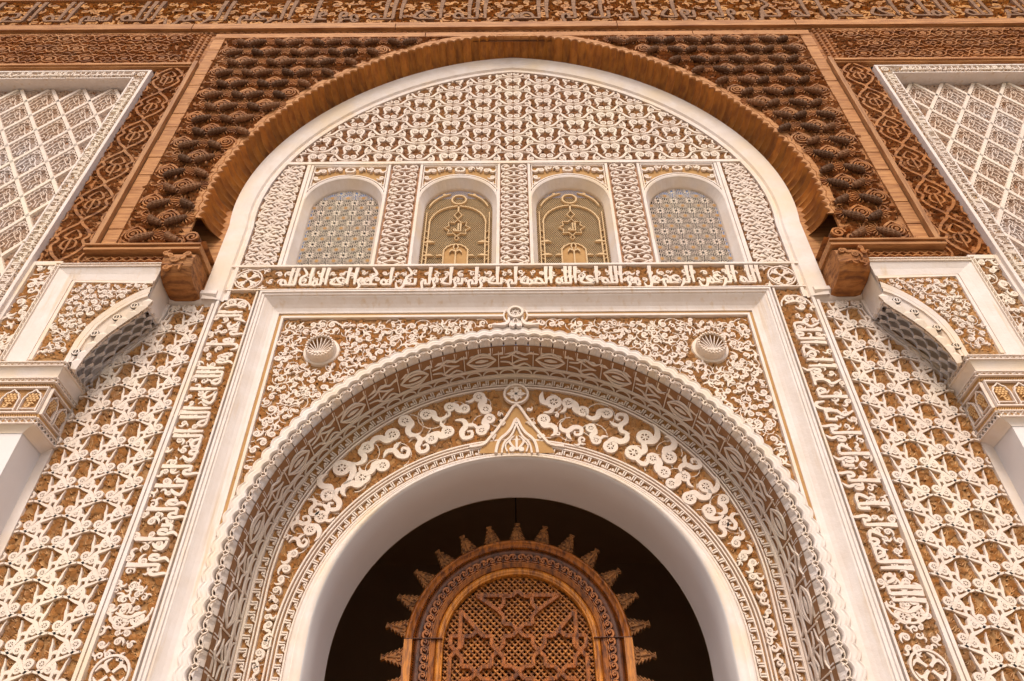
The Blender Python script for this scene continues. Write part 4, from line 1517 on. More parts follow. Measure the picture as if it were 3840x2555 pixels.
    # carved cedar strip beside the white framed panel
    t = thing('timber_strip', 'carved cedar strip of linked lozenges between pale batten and %s white panel frame' % side, 'carved panel', (s_ * 5.13, F, 7.86), 'timber side strips')
    z, k = 7.80, 0
    while z < 12.25:
        z1 = min(12.25, z + .27)
        b = MB()
        b.box(*sorted((s_ * 4.87, s_ * 5.40)), z, z1 - .006, -.04, .002 * (k % 3))
        put('board', b.mesh('board', F), 'wood', t)
        z, k = z1, k + 1
    z, k = 7.80, 0
    while z < 8.02:
        b = MB()
        b.box(*sorted((s_ * 3.90, s_ * 4.865)), z, z + .11, -.04, .0)
        put('board', b.mesh('board', F), 'wood', t)
        z += .112
    for i in range(9):
        b = MB()
        for sg in (-1, 1):
            b.stroke([(s_ * 3.97 + s_ * i * .1, 7.91 + sg * .035), (s_ * 4.02 + s_ * i * .1, 7.91 + sg * .01), (s_ * 4.07 + s_ * i * .1, 7.91 + sg * .04)], [.01, .022, .01], 0, .03)
        put('edge_leaf', b.mesh('edge_leaf', F), 'wood', t)
    b = MB()
    for sg in (-1, 1):
        b.stroke([(0, -.37), (sg * .03, -.31), (sg * .12, -.22), (sg * .19, -.08), (sg * .14, .02), (sg * .19, .1), (sg * .12, .22), (sg * .03, .31), (0, .37)], .042, 0, .035)
        b.stroke([(sg * .24, -.37), (sg * .21, -.30), (sg * .24, -.2)], .03, 0, .03)
        b.stroke([(sg * .02, -.14), (sg * .08, -.09), (sg * .07, .0), (sg * .02, .03)], [.02, .035, .03, .01], 0, .03)
        b.stroke([(sg * .02, .03), (sg * .09, .08), (sg * .05, .16), (0, .21)], [.02, .04, .03, .008], 0, .032)
        b.stroke([(sg * .235, .0), (sg * .215, .1), (sg * .24, .2)], [.02, .03, .01], 0, .028)
    b.stroke([(0, -.22), (0, .05)], [.02, .04], 0, .036)
    lz = b.mesh('linked_lozenge')
    for i in range(6):
        put('linked_lozenge', lz, 'wood', t, (s_ * 5.135, 8.22 + i * .74), depth=F)
    put('carved_leaves', fans(lambda x, z: True, *sorted((s_ * 4.90, s_ * 5.36)), 7.85, 12.22, .055, .085, seed=91 + s_, h0=.003, h1=.02, w=.014).mesh('carved_leaves', F), 'wood', t, kind='stuff')

    # carved upper panel of medallion rows
    t = thing('timber_relief', 'long carved cedar panel of small arabesque rows at the upper %s, under the top beam' % side, 'carved panel', (s_ * 7, F, 12.3), 'upper timber panels')
    for k in range(4):
        b = MB()
        z = 12.37 + k * .265
        b.box(*sorted((s_ * 4.79, s_ * 9.6)), z, z + .258, -.04, .002 * (k % 2))
        put('board', b.mesh('board', F), 'wood', t)
    b = MB()
    b.ring(0, 0, .075, .10, 0, .034, 14, 1.25)
    build(b, eye(0, 0, .035, .03), 0, .032)
    for sg in (-1, 1):
        for q in (-1, 1):
            b.stroke([(sg * .12, q * .02), (sg * .17, q * .10), (sg * .24, q * .08), (sg * .29, q * .15)], [.02, .03, .026, .012], 0, .032)
            b.stroke([(sg * .14, q * .13), (sg * .08, q * .12), (sg * .02, q * .155)], [.008, .034, .02], 0, .03)
            b.stroke([(sg * .2, 0), (sg * .26, q * .035), (sg * .29, 0)], [.016, .026, .016], 0, .03)
    am = b.mesh('arabesque')
    for j in range(3):
        for i in range(8):
            put('arabesque', am, 'wood', t, (s_ * (5.42 + i * .58 + (.29 if j == 1 else 0)), 12.55 + j * .33), depth=F)
    put('carved_leaves', fans(lambda x, z: True, *sorted((s_ * 5.12, s_ * 9.5)), 12.4, 13.38, .05, .085, seed=95 + s_, h0=.003, h1=.02, w=.013).mesh('carved_leaves', F), 'wood', t, kind='stuff')
    for x_ in (4.84, 4.93, 5.02):
        for zz in np.arange(12.41, 13.38, .085):
            b = MB()
            b.box(*sorted((s_ * x_, s_ * (x_ + .055))), zz, zz + .06, 0, .03, .012)
            put('bead', b.mesh('bead', F), 'wood', t)
    b = MB()
    for h_, z0, z1 in ((.05, 12.24, 12.275), (.075, 12.275, 12.33), (.05, 12.33, 12.37)):
        b.box(*sorted((s_ * 4.88, s_ * 9.6)), z0, z1, -.03, h_, .004)
    put('lower_moulding', b.mesh('lower_moulding', F), 'woodlight', t)
    b = MB()
    b.box(*sorted((s_ * 5.0, s_ * 9.6)), 13.36, 13.385, 0, .03, .004)
    for i in range(8):
        b.stroke([(s_ * (5.2 + i * .58), 13.35), (s_ * (5.3 + i * .58), 13.30), (s_ * (5.42 + i * .58), 13.34), (s_ * (5.54 + i * .58), 13.30), (s_ * (5.64 + i * .58), 13.35)], .022, 0, .032)
    put('upper_line', b.mesh('upper_line', F), 'woodlight', t)

# ------------------------------------------------------------------ top beam
t = thing('top_beam', 'wide cedar beam with carved Arabic writing across the very top', 'beam', (0, F, 13.2))
YB = F - .05
for z0, z1, h_, nm, mm in ((13.20, 13.335, .03, 'plank', 'woodlight'), (13.43, 13.61, .075, 'plank', 'woodlight'), (14.56, 14.72, .06, 'plank', 'woodlight'), (14.74, 15.3, .02, 'plank', 'wood')):
    xs = [-9.6, -5.2, -1.9, 1.7, 4.6, 9.6] if z0 > 13.3 else [-4.775, -1.4, 0, 2.9, 4.775]
    for a, c_ in zip(xs, xs[1:]):
        b = MB()
        b.box(a + .003, c_ - .003, z0, z1, -.06, h_, .004)
        put(nm, b.mesh(nm, F), mm, t)
b = MB()
b.box(-9.6, 9.6, 13.335, 13.43, -.05, .002)
put('bead_ground', b.mesh('bead_ground', F), 'wooddark', t)
b = MB()
b.box(0, .085, -.02, .02, 0, .028, .014)
bd = b.mesh('bead')
for i in range(86):
    put('bead', bd, 'wood', t, (-4.75 + i * .11, 13.385), depth=F)
b = MB()
b.box(-9.6, 9.6, 13.335, 13.35, 0, .026, .004)
b.box(-9.6, 9.6, 13.415, 13.43, 0, .026, .004)
put('bead_edge', b.mesh('bead_edge', F), 'woodlight', t, kind='stuff')
for k in range(3):
    b = MB()
    b.box(-9.6, 9.6, 13.612 + k * .316, 13.92 + k * .316, -.05, .0)
    put('board', b.mesh('board', F), 'woodbeam', t)
inscription(t, IKHLAS[::-1], 18.6, .66, lambda q: (9.3 - q, 13.78, 0), 'woodgrey', gap=.22, h=(.0, .06), y=F, thick=.95, tall=1.08)
scatter(t, 'leaf_scroll', lambda x, z: True, -9.4, 9.4, 13.70, 14.52, .25, .24, 'woodbeam', F, 99, h=(.0, .045), jitter=.25, kinds=(0, 1, 2, 3, 4, 5))
put('carved_leaves', fans(lambda x, z: True, -9.4, 9.4, 13.64, 14.54, .07, .11, seed=98, h0=.0, h1=.026, w=.016).mesh('carved_leaves', F), 'woodbeam', t, kind='stuff')

# ================================================================== white panels with lozenge network at the upper sides
def lattice_strip(parent, name, length, width, fn, pitch=.075, h=.016):
    """white crossed diagonals over an ochre strip; fn(s, t, h) -> world point"""
    b = MB()
    b.add([(0, 0, 0), (length, 0, 0), (length, width, 0), (0, width, 0)], [(0, 1, 2, 3)])
    put(name + '_ground', loc_mesh(b, name + '_ground', fn), 'ochre', parent)
    b = MB()
    n = max(1, round(length / pitch))
    p = length / n
    for i in range(n):
        b.rib(i * p, .006, (i + 1) * p, width - .006, .018, .001, h)
        b.rib(i * p, width - .006, (i + 1) * p, .006, .018, .001, h + .002)
    for z in (.005, width - .005):
        b.stroke([(0, z), (length, z)], .013, 0, h + .004, sub=1)
    put(name, loc_mesh(b, name, fn), 'relief', parent)


lob = MB()
pa, pb = (0, .0), (.233, .3785)
nb = 7
edge = []
for i in range(nb * 4 + 1):
    u = i / (nb * 4)
    edge.append((u * .233, u * .3785, .058 + .014 * abs(sin(PI * u * nb))))
bars = {}
for sg in (-1, 1):
    b = MB()
    b.stroke([(sg * x, z) for x, z, w in edge], [w for x, z, w in edge], 0, .05, sub=1, bev=.3)
    bars[sg] = b.mesh('lattice_bar')
b = MB()
for sg in (-1, 1):
    arch_ = [(sg * .168, -.04), (sg * .150, .02), (sg * .158, .05), (sg * .118, .075), (sg * .122, .12), (sg * .082, .14), (sg * .084, .19), (sg * .045, .205), (sg * .04, .245), (0, .285)]
    b.stroke(arch_, [.018] * 10, 0, .036)
    b.stroke([(sg * .13, -.10), (sg * .085, -.03), (sg * .06, .05), (sg * .02, .10)], [.022, .02, .016, .012], 0, .04)
    b.stroke([(sg * .02, -.2), (sg * .02, -.1), (sg * .055, -.06), (sg * .02, -.02), (0, .03)], .014, 0, .036)
    b.stroke([(sg * .09, -.18), (sg * .06, -.13), (sg * .10, -.10)], [.02, .026, .006], 0, .03)
    for q in range(3):
        for r_ in range(3):
            b.disc(sg * (.085 + .022 * q - .01 * (r_ % 2)), .0 + .026 * r_, .010, 0, .022, 5)
            b.disc(sg * (.012 + .022 * q), -.06 + .026 * r_, .010, 0, .022, 5)
    b.stroke([(0, .09), (sg * .022, .13), (0, .17)], .012, 0, .036)
    b.stroke([(0, .20), (sg * .03, .215), (0, .26)], [.016, .024, .006], 0, .04)
b.ring(0, .055, .014, .032, 0, .042, 10)
cell_mesh = b.mesh('arched_cell')
YL = F + .13
for s_ in (-1, 1):
    side = 'left' if s_ < 0 else 'right'
    t = thing('lozenge_panel', 'white framed plaster panel with a network of lozenges, at the upper %s edge' % side, 'carved panel', (s_ * 7, F, 5), 'lozenge network panels')
    flat('panel_ground', 'pinkground', *sorted((s_ * 5.58, s_ * 10.2)), 5.0, 12.0, 0, YL, t)
    inn = lambda x, z: 5.615 < s_ * x < 10 and 5.05 < z < 11.84
    for j in range(-8, 4):
        for i in range(0, 9):
            x, z = 5.721 + i * .466, 9.98 + j * .757
            for half in (0, 1):
                X_, Z_ = x + half * .233, z + half * .3785
                if Z_ > 12.1 or X_ > 9.6:
                    continue
                for sg in (-1, 1):
                    ok = inn(s_ * (X_ + .233 * sg), Z_ + .3785) and inn(s_ * X_, Z_)
                    if ok:
                        put('lattice_bar', bars[sg * s_], 'aged' if False else 'relief', t, (s_ * X_, Z_), depth=YL)
                    else:
                        b = MB()
                        b.stroke([(s_ * (X_ + sg * a), Z_ + c_) for a, c_, w in edge], [w for a, c_, w in edge], 0, .05, sub=1, bev=.3, clip=inn)
                        if b.f:
                            put('lattice_bar', b.mesh('lattice_bar', YL), 'relief', t)
                cx, cz = X_, Z_ + .3785
                if 5.80 < cx < 9.4 and 5.3 < cz < 11.9:
                    if cz < 11.55:
                        put('arched_cell', cell_mesh, 'aged', t, (s_ * cx, cz), depth=YL)
    put('carved_leaves', fans(inn, *sorted((s_ * 5.6, s_ * 9.6)), 5.1, 11.84, .045, .062, seed=101 + s_, h1=.014).mesh('carved_leaves', YL), 'aged', t, kind='stuff')
    # frame
    b = MB()
    fo = [(s_ * 5.39, 5.0), (s_ * 5.39, 12.06), (s_ * 10.2, 12.06)]
    fi = [(s_ * 5.62, 5.0), (s_ * 5.62, 11.85), (s_ * 10.2, 11.85)]
    for a, c_ in ((0, 1), (1, 2)):
        p0 = [(fo[a][0] + (fo[c_][0] - fo[a][0]) * q / 10, fo[a][1] + (fo[c_][1] - fo[a][1]) * q / 10) for q in range(11)]
        p1 = [(fi[a][0] + (fi[c_][0] - fi[a][0]) * q / 10, fi[a][1] + (fi[c_][1] - fi[a][1]) * q / 10) for q in range(11)]
        band(b, p0, p1, [(0, -.02), (0, .095), (.05, .10), (.16, .10), (.22, .07), (.88, .07), (.92, .085), (1, .085), (1, -.135)])
    put('frame', b.mesh('frame', F), 'frame', t)
    flat('writing_ground', 'ochre', *sorted((s_ * 5.445, s_ * 5.59)), 5.0, 11.99, .073, F, t)
    flat('writing_ground', 'ochre', *sorted((s_ * 5.445, s_ * 10)), 11.882, 12.018, .0735, F, t)
    if s_ < 0:
        inscription(t, IKHLAS[2:], 6.0, .115, lambda q: (-5.482, 11.78 - q, PI / 2), 'relief', y=F - .074, thick=1.5, h=(0, .022), sub=2, gap=.06, tall=.8)
        inscription(t, IKHLAS[9:] + IKHLAS, 3.6, .115, lambda q: (-5.62 - q, 11.918, 0), 'relief', y=F - .074, thick=1.5, h=(0, .022), sub=2, gap=.06, tall=.8)
    else:
        inscription(t, IKHLAS[5:] + IKHLAS, 6.0, .115, lambda q: (5.482, 5.9 + q, -PI / 2), 'relief', y=F - .074, thick=1.5, h=(0, .022), sub=2, gap=.06, tall=.8)
        inscription(t, IKHLAS[12:] + IKHLAS, 3.6, .115, lambda q: (9.25 - q, 11.918, 0), 'relief', y=F - .074, thick=1.5, h=(0, .022), sub=2, gap=.06, tall=.8)
    b = MB()
    b.ring(0, 0, .04, .058, 0, .02, 14)
    for k in range(6):
        b.stroke([(.01 * cos(k * PI / 3), .01 * sin(k * PI / 3)), (.04 * cos(k * PI / 3), .04 * sin(k * PI / 3))], [.01, .022], 0, .02, sub=1)
    put('corner_rosette', b.mesh('corner_rosette'), 'relief', t, (s_ * 5.517, 11.95), depth=F - .074)
    put('small_leaves', fans(lambda x, z: True, *sorted((s_ * 5.455, s_ * 5.58)), 5.2, 11.86, .028, .036, seed=111 + s_, h1=.012, nrib=4).mesh('small_leaves', F - .073), 'relief', t, kind='stuff')
    put('small_leaves', fans(lambda x, z: True, *sorted((s_ * 5.6, s_ * 9.5)), 11.895, 12.005, .028, .036, seed=113 + s_, h1=.012, nrib=4).mesh('small_leaves', F - .0735), 'relief', t, kind='stuff')

    # scroll strip between the lozenge panel and the corbel
    t = thing('scroll_strip', 'upright strip of carved scrolls between the corbel and the %s lozenge panel' % side, 'carved panel', (s_ * 5.23, F, 5), 'scroll strips beside the corbels')
    flat('strip_ground', 'ochre', *sorted((s_ * 5.06, s_ * 5.40)), 5.0, 7.86, .0, F, t)
    pts = scatter(t, 'scroll', lambda x, z: 5.13 < s_ * x < 5.33, *sorted((s_ * 5.10, s_ * 5.36)), 5.1, 7.76, .145, .15, 'relief', F, 121 + s_, h=(.0, .035))
    vines(pts, .09, F, t, 'relief', 123 + s_, lambda x, z: 5.07 < s_ * x < 5.35)
    put('carved_leaves', fans(lambda x, z: True, *sorted((s_ * 5.08, s_ * 5.35)), 5.1, 7.8, .045, .06, seed=125 + s_).mesh('carved_leaves', F), 'fan', t, kind='stuff')
    b = MB()
    b.box(*sorted((s_ * 5.35, s_ * 5.40)), 5.0, 7.85, 0, .05, .004)
    b.box(*sorted((s_ * 5.06, s_ * 5.40)), 7.80, 7.868, 0, .045, .004)
    put('border', b.mesh('border', F), 'white', t)

    # ============================================================== corbel with a stalactite soffit
    t = thing('corbel', 'white quarter-arch corbel with scroll panel and stalactite underside on the %s pillar' % side, 'corbel', (s_ * 4.5, W, 6.4), 'corbels on the pillars')
    yo = -.42
    b = MB()          # core above the soffit
    b.add([(s_ * 5.10, 7.80, -W), (s_ * 3.93, 7.80, -W), (s_ * 3.93, 7.80, -(F + .01)), (s_ * 5.10, 7.80, -(F + .01)), (s_ * 3.945, 7.22, -W), (s_ * 3.945, 7.22, -(F + .01)),
           (s_ * 3.93, 7.80, -W), (s_ * 3.93, 7.80, -(F + .01))], [(0, 1, 2, 3), (4, 5, 7, 6)])
    put('core', b.mesh('core', 0), 'white', t)
    b = MB()
    oo = [(s_ * 5.064, 6.40), (s_ * 5.064, 7.765), (s_ * 3.925, 7.765)]
    ii = [(s_ * 4.875, 6.40), (s_ * 4.875, 7.595), (s_ * 3.96, 7.575)]
    for a, c_ in ((0, 1), (1, 2)):
        p0 = [(oo[a][0] + (oo[c_][0] - oo[a][0]) * q / 6, oo[a][1] + (oo[c_][1] - oo[a][1]) * q / 6) for q in range(7)]
        p1 = [(ii[a][0] + (ii[c_][0] - ii[a][0]) * q / 6, ii[a][1] + (ii[c_][1] - ii[a][1]) * q / 6) for q in range(7)]
        band(b, p0, p1, [(0, -.0), (0, .04), (.1, .04), (.5, .015), (.95, 0), (.96, -.012), (1, -.012)])
    put('white_cove', b.mesh('white_cove', F), 'frame', t)
    b = MB()          # upright side of the corbel, sloping in under the cornice
    b.add([(s_ * 3.925, 7.765, -yo), (s_ * 3.925, 7.765, -W), (s_ * 3.965, 7.56, -W), (s_ * 3.965, 7.56, -F), (s_ * 3.95, 7.20, -W), (s_ * 3.95, 7.20, -F)], [(0, 1, 2, 3), (3, 2, 4, 5)])
    put('side_face', b.mesh('side_face', 0), 'frame', t)
    lattice_strip(t, 'lattice_band', 1.139, .05, lambda a, c_, h: (s_ * (3.925 + a), yo - h, 7.765 + c_))
    lattice_strip(t, 'lattice_band', 1.40, .05, lambda a, c_, h: (s_ * (5.064 + c_), yo - h, 6.40 + a))
    lattice_strip(t, 'lattice_band', .42, .05, lambda a, c_, h: (s_ * (3.925 - h), -a, 7.765 + c_))
    b = MB()
    b.add([(s_ * 3.90, 7.818, -W), (s_ * 5.12, 7.818, -W), (s_ * 5.12, 7.818, -(yo - .02)), (s_ * 3.90, 7.818, -(yo - .02))], [(0, 1, 2, 3)])
    b.add([(s_ * 5.115, 6.40, .02 - F), (s_ * 5.115, 7.818, .42), (s_ * 5.115, 7.818, 0), (s_ * 5.115, 6.4, 0)], [(0, 1, 2, 3)])
    put('top_slab', b.mesh('top_slab', 0), 'white', t)
    ao = [(3.96, 7.47), (4.06, 7.40), (4.16, 7.31), (4.261, 7.203), (4.37, 7.04), (4.447, 6.878), (4.485, 6.68), (4.493, 6.40)]
    ai = [(3.955, 7.33), (4.03, 7.29), (4.10, 7.23), (4.172, 7.15), (4.27, 7.02), (4.334, 6.90), (4.39, 6.70), (4.415, 6.40)]
    b = MB()
    b.prism([(s_ * 4.875, 6.44), (s_ * 4.875, 7.595), (s_ * 3.96, 7.575)] + [(s_ * x, z) for x, z in ao], -.014, -.012)
    put('panel_ground', b.mesh('panel_ground', F), 'ochre', t)
    b = MB()
    band(b, [(s_ * x, z) for x, z in ao], [(s_ * x, z) for x, z in ai], [(0, -.012), (0, .02), (.1, .025), (.55, .012), (.6, -.005), (.7, .02), (1, .015), (1, -.02)])
    b.stroke([(s_ * 4.845, 6.44), (s_ * 4.845, 7.57), (s_ * 3.97, 7.55)], .05, -.012, .012, sub=1)
    put('arch_band', b.mesh('arch_band', F), 'white', t)
    aox = [z for x, z in ao][::-1], [x for x, z in ao][::-1]
    inn = lambda x, z, d=.045: s_ * x < 4.815 - d * .7 and 6.47 + d < z < 7.535 - d * .7 and s_ * x > float(np.interp(z, *aox)) + d and s_ * x > 4.0
    pts = scatter(t, 'scroll', inn, *sorted((s_ * 4.0, s_ * 4.82)), 6.46, 7.54, .098, .098, 'relief', F + .012, 131 + s_, h=(.0, .032))
    put('carved_leaves', fans(lambda x, z: inn(x, z, .0), *sorted((s_ * 4.0, s_ * 4.82)), 6.46, 7.54, .04, .055, seed=133 + s_, h1=.012).mesh('carved_leaves', F + .012), 'fan', t, kind='stuff')
    vines(pts, .06, F + .012, t, 'relief', 134 + s_, lambda x, z: inn(x, z, .01), .02, .008)
    # soffit curve shared by front and back
    sx = [3.93, 3.965, 4.045, 4.14, 4.235, 4.31, 4.355, 4.375]
    sz = [7.24, 7.15, 7.045, 6.92, 6.775, 6.61, 6.46, 6.32]
    sl = np.linspace(0, 1, 8)

    def sp(u, d=0.):
        x, z = float(np.interp(u, sl, sx)), float(np.interp(u, sl, sz))
        x2, z2 = float(np.interp(min(1, u + .04), sl, sx)), float(np.interp(min(1, u + .04), sl, sz))
        x1, z1 = float(np.interp(max(0, u - .04), sl, sx)), float(np.interp(max(0, u - .04), sl, sz))
        dx, dz = x2 - x1, z2 - z1
        l = math.hypot(dx, dz)
        return x - dz / l * d, z + dx / l * d          # d > 0 is into the masonry
    ncel, nrow = 7, 4
    for j in range(nrow):
        off = .5 * (j % 2)
        ya, yb = F + .07 + .078 * j, F + .07 + .078 * (j + 1)
        for i in range(ncel + 1):
            u0, u1 = max(0, (i - off) / ncel), min(1, (i + 1 - off) / ncel)
            if u1 - u0 < .02:
                continue

            def cell(u, v):
                q = u0 + (u1 - u0) * u
                d = .075 * sin(PI * u) ** .8 * sin(PI * min(1., .12 + v * .62)) - .03 * j / nrow - .012 + .03 * v
                x, z = sp(q, d)
                return (s_ * x, z, -(ya + (yb - ya) * v))
            b = MB()
            b.grid(cell, 8, 6)
            put('stalactite_cell', b.mesh('stalactite_cell', 0, True), 'plain', t)
    b = MB()
    b.grid(lambda u, v: (s_ * sp(u, .11)[0], sp(u, .11)[1], -(F + .02 + .37 * v)), 16, 1)
    band(b, [(s_ * x, z) for x, z in ai], [(s_ * sp(u, -.005)[0], sp(u, -.005)[1]) for u in sl], [(0, -F - .005), (.5, -F - .03), (1, -F - .04)])
    put('soffit_ground', b.mesh('soffit_ground', 0), 'white', t)
    for i in range(9):          # stepped edge blocks
        u = (i + .5) / 9
        x, z = sp(u, -.018)
        x2, z2 = sp(min(1, u + .05), -.018)
        x1, z1 = sp(max(0, u - .05), -.018)
        a = math.atan2(z2 - z1, s_ * (x2 - x1))
        b = MB()
        b.add([(-.07, -.02, .03), (0, -.035, .05), (.07, -.02, .03), (.07, .03, .02), (-.07, .03, .02), (-.07, -.02, -.07), (.07, -.02, -.07), (0, -.03, -.07)], [(0, 1, 2, 3, 4), (0, 5, 7, 1), (1, 7, 6, 2), (2, 6, 3), (0, 4, 5)])
        if s_ > 0:
            b.v = [(p[0], -p[1], p[2]) for p in b.v]
        b.v = [(p[0], p[1] if s_ < 0 else p[1], p[2]) for p in b.v]
        put('step_block', b.mesh('step_block'), 'white', t, (s_ * x, z), a + (PI if s_ < 0 else PI) * 0, depth=F)
    for i in range(4):
        u = .17 + i * .215
        x, z = sp(u, .075)
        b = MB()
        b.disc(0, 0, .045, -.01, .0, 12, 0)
        put('eye_shade_disc', b.mesh('eye_shade_disc'), 'shade', t, (s_ * x, z), depth=F - .022)  # flat black disc, shade of a pierced eye painted on the corbel
        b = MB()
        b.ring(0, 0, .024, .040, -.005, .012, 12)
        b.stroke([(0, -.03), (0, .03)], .010, -.005, .012, sub=1)
        put('eye_ring', b.mesh('eye_ring'), 'white', t, (s_ * x, z), depth=F - .022)
    t = thing('wall_ledge', 'short plain white ledge under the timber console, %s of the writing frieze' % side, 'ledge', (s_ * 3.7, W, 7.55), 'white ledges')
    b = MB()
    xa, xb = s_ * 3.40, s_ * 3.94
    b.add([(xa, 7.56, 0), (xb, 7.56, 0), (xb, 7.585, .03), (xa, 7.585, .03), (xb, 7.70, .10), (xa, 7.66, .10), (xb, 7.73, .09), (xa, 7.73, .09), (xb, 7.73, 0), (xa, 7.73, 0)],
          [(0, 1, 3, 2), (2, 3, 5, 4) if False else (3, 2, 4, 5), (5, 4, 6, 7), (7, 6, 8, 9), (0, 3, 5, 7, 9), (1, 2, 4, 6, 8)])
    b.f[0] = (0, 1, 2, 3)
    put('slope', b.mesh('slope', W), 'white', t)
    b = MB()
    b.box(*sorted((s_ * 3.40, s_ * 3.96)), 7.54, 7.64, -.03, .004)
    put('backing', b.mesh('backing', W), 'white', t)

    # ============================================================== pillar and its capital
    t = thing('pillar', 'plain whitewashed square pillar standing at the %s edge of the picture' % side, 'pillar', (s_ * 4.8, W, 0), 'whitewashed pillars')
    b = MB()
    b.box(*sorted((s_ * 4.54, s_ * 5.06)), 0, 5.60, -.0, -F)
    put('shaft', b.mesh('shaft', 0), 'plain', t)
    b = MB()
    b.box(*sorted((s_ * 5.06, s_ * 7.9)), 0, 5.05, -.0, .36)
    put('return_wall', b.mesh('return_wall', 0), 'plain', t)

    t = thing('capital', 'carved plaster capital with lattice bands and tiny paired arches, %s pillar' % side, 'capital', (s_ * 4.8, W, 5.55), 'pillar capitals')
    rows_ = [(6.29, 6.347, 4.417, -.46, 'l'), (6.174, 6.29, None, None, 'c'), (6.115, 6.174, 4.449, -.425, 'l'), (6.07, 6.115, 4.468, -.403, 'w'), (5.76, 6.07, 4.474, -.396, 'a'), (5.70, 5.76, 4.468, -.403, 'w'), (5.625, 5.70, 4.443, -.428, 'l'), (5.555, 5.625, 4.449, -.42, 'c2')]
    for z0, z1, xi, yf, kd in rows_:
        if kd in ('c', 'c2'):
            (xa, ya, xb, yb) = (4.455, -.42, 4.417, -.46) if kd == 'c' else (4.535, -.385, 4.443, -.428)
            b = MB()
            n_ = 6
            v = []
            for q in range(n_ + 1):
                u = q / n_
                e = u ** 1.7
                x_, y_ = xa + (xb - xa) * e, ya + (yb - ya) * e
                zz = z0 + (z1 - z0) * u
                v += [(s_ * x_, zz, 0), (s_ * x_, zz, -y_), (s_ * (9.6 - x_), zz, -y_), (s_ * (9.6 - x_), zz, 0)]
            b.add(v, [(q * 4 + j, q * 4 + j + 1, (q + 1) * 4 + j + 1, (q + 1) * 4 + j) for q in range(n_) for j in range(3)])
            put('cove', b.mesh('cove', 0), 'white', t)
            continue
        b = MB()
        b.box(*sorted((s_ * xi, s_ * (9.6 - xi))), z0, z1, 0, -yf - .002)
        put({'l': 'band', 'w': 'twisted_band', 'a': 'arcade_core'}[kd], b.mesh('band', 0), {'l': 'white', 'w': 'ochre', 'a': 'ochre'}[kd], t)
        L1, L2 = 9.6 - 2 * xi, -yf
        f1 = lambda a, c_, h, xi=xi, yf=yf, z0=z0: (s_ * (xi + a), yf - h, z0 + c_)
        f2 = lambda a, c_, h, xi=xi, yf=yf, z0=z0: (s_ * (xi - h), -a, z0 + c_)
        if kd == 'l':
            wd = z1 - z0
            lattice_strip(t, 'lattice_band', L1, wd, f1, .062, .012)
            lattice_strip(t, 'lattice_band', L2, wd, f2, .062, .012)
        elif kd == 'w':
            for fn, L_ in ((f1, L1), (f2, L2)):
                b = MB()
                for q in range(int(L_ / .022)):
                    b.rib(q * .022, .002, q * .022 + .03, z1 - z0 - .002, .014, .0, .010)
                put('twist', loc_mesh(b, 'twist', fn), 'fan', t)
        else:
            H = z1 - z0
            for fn, L_, na in ((f1, L1, 3), (f2, L2, 2)):
                b = MB()
                b.stroke([(.008, .01), (L_ - .008, .01), (L_ - .008, H - .01), (.008, H - .01)], .022, 0, .03, sub=1, closed=True)
                put('arcade_frame', loc_mesh(b, 'arcade_frame', fn), 'relief', t)
                w_ = (L_ - .03) / na
                for q in range(na):
                    c_ = .015 + w_ * (q + .5)
                    b = MB()
                    hw = w_ * .40
                    b.stroke([(c_ - hw, .03), (c_ - hw, .17), (c_ - hw * .8, .20), (c_ - hw * .7, .23), (c_ - hw * .35, .245), (c_, .275), (c_ + hw * .35, .245), (c_ + hw * .7, .23), (c_ + hw * .8, .20), (c_ + hw, .17), (c_ + hw, .03)], .016, 0, .026, sub=2)
                    b.stroke([(c_ - hw * .9, .055), (c_ + hw * .9, .055)], .012, 0, .022, sub=1)
                    put('little_arch', loc_mesh(b, 'little_arch', fn), 'relief', t)
                    b = MB()
                    for r_ in range(4):
                        for k in range(3 + (r_ % 2)):
                            b.disc(c_ + (k - 1 - .5 * (r_ % 2)) * .032, .15 + r_ * .024, .015, 0, .02, 6)
                    build(b, curl(5), 0, .018, c_, .10, .09)
                    put('pinecone_relief', loc_mesh(b, 'pinecone_relief', fn), 'fan', t)

# ================================================================== the cedar gate
t = thing('cedar_gate', 'arched cedar gate with star strapwork grille and a crown of zigzag finials', 'gate', (0, DR, 0))
GC, GB = 4.355, 2.2          # centre of the arch, lowest point built


def g_path(r, n=44):
    return [(-r, GB)] + arc(0, GC, r, -PI / 2, PI / 2, n) + [(r, GB)]


def g_band(name, r0, r1, prof, m_, smooth=True):
    b = MB()
    band(b, g_path(r0), g_path(r1), prof)
    put(name, b.mesh(name, DR, smooth), m_, t)


g_band('outer_moulding', 1.167, 1.085, [(0, -.12), (0, .05), (.35, .075), (.45, .055), (.8, .03), (1, .028)], 'door')
g_band('dark_band', 1.062, .995, [(0, .028), (.2, .05), (.6, .058), (1, .045)], 'doordark')
g_band('scroll_band', .997, .905, [(0, .03), (1, .03)], 'doordark')
g_band('inner_moulding', .908, .838, [(0, .03), (.05, .06), (.25, .058), (.3, .048), (.5, .056), (.55, .044), (.8, .05), (.85, .03), (1, .02)], 'door')
g_band('pale_ring', .838, .768, [(0, .02), (.05, .046), (.7, .05), (.72, .040), (.8, .040), (.82, .048), (1, .03), (1, -.05)], 'doorlight')


def g_pt(s_, r):            # s from the crown, positive to the right
    lim = PI / 2 * r
    if abs(s_) <= lim:
        f = s_ / r
        return r * sin(f), GC + r * cos(f), -f
    return math.copysign(r, s_), GC - (abs(s_) - lim), -math.copysign(PI / 2, s_)


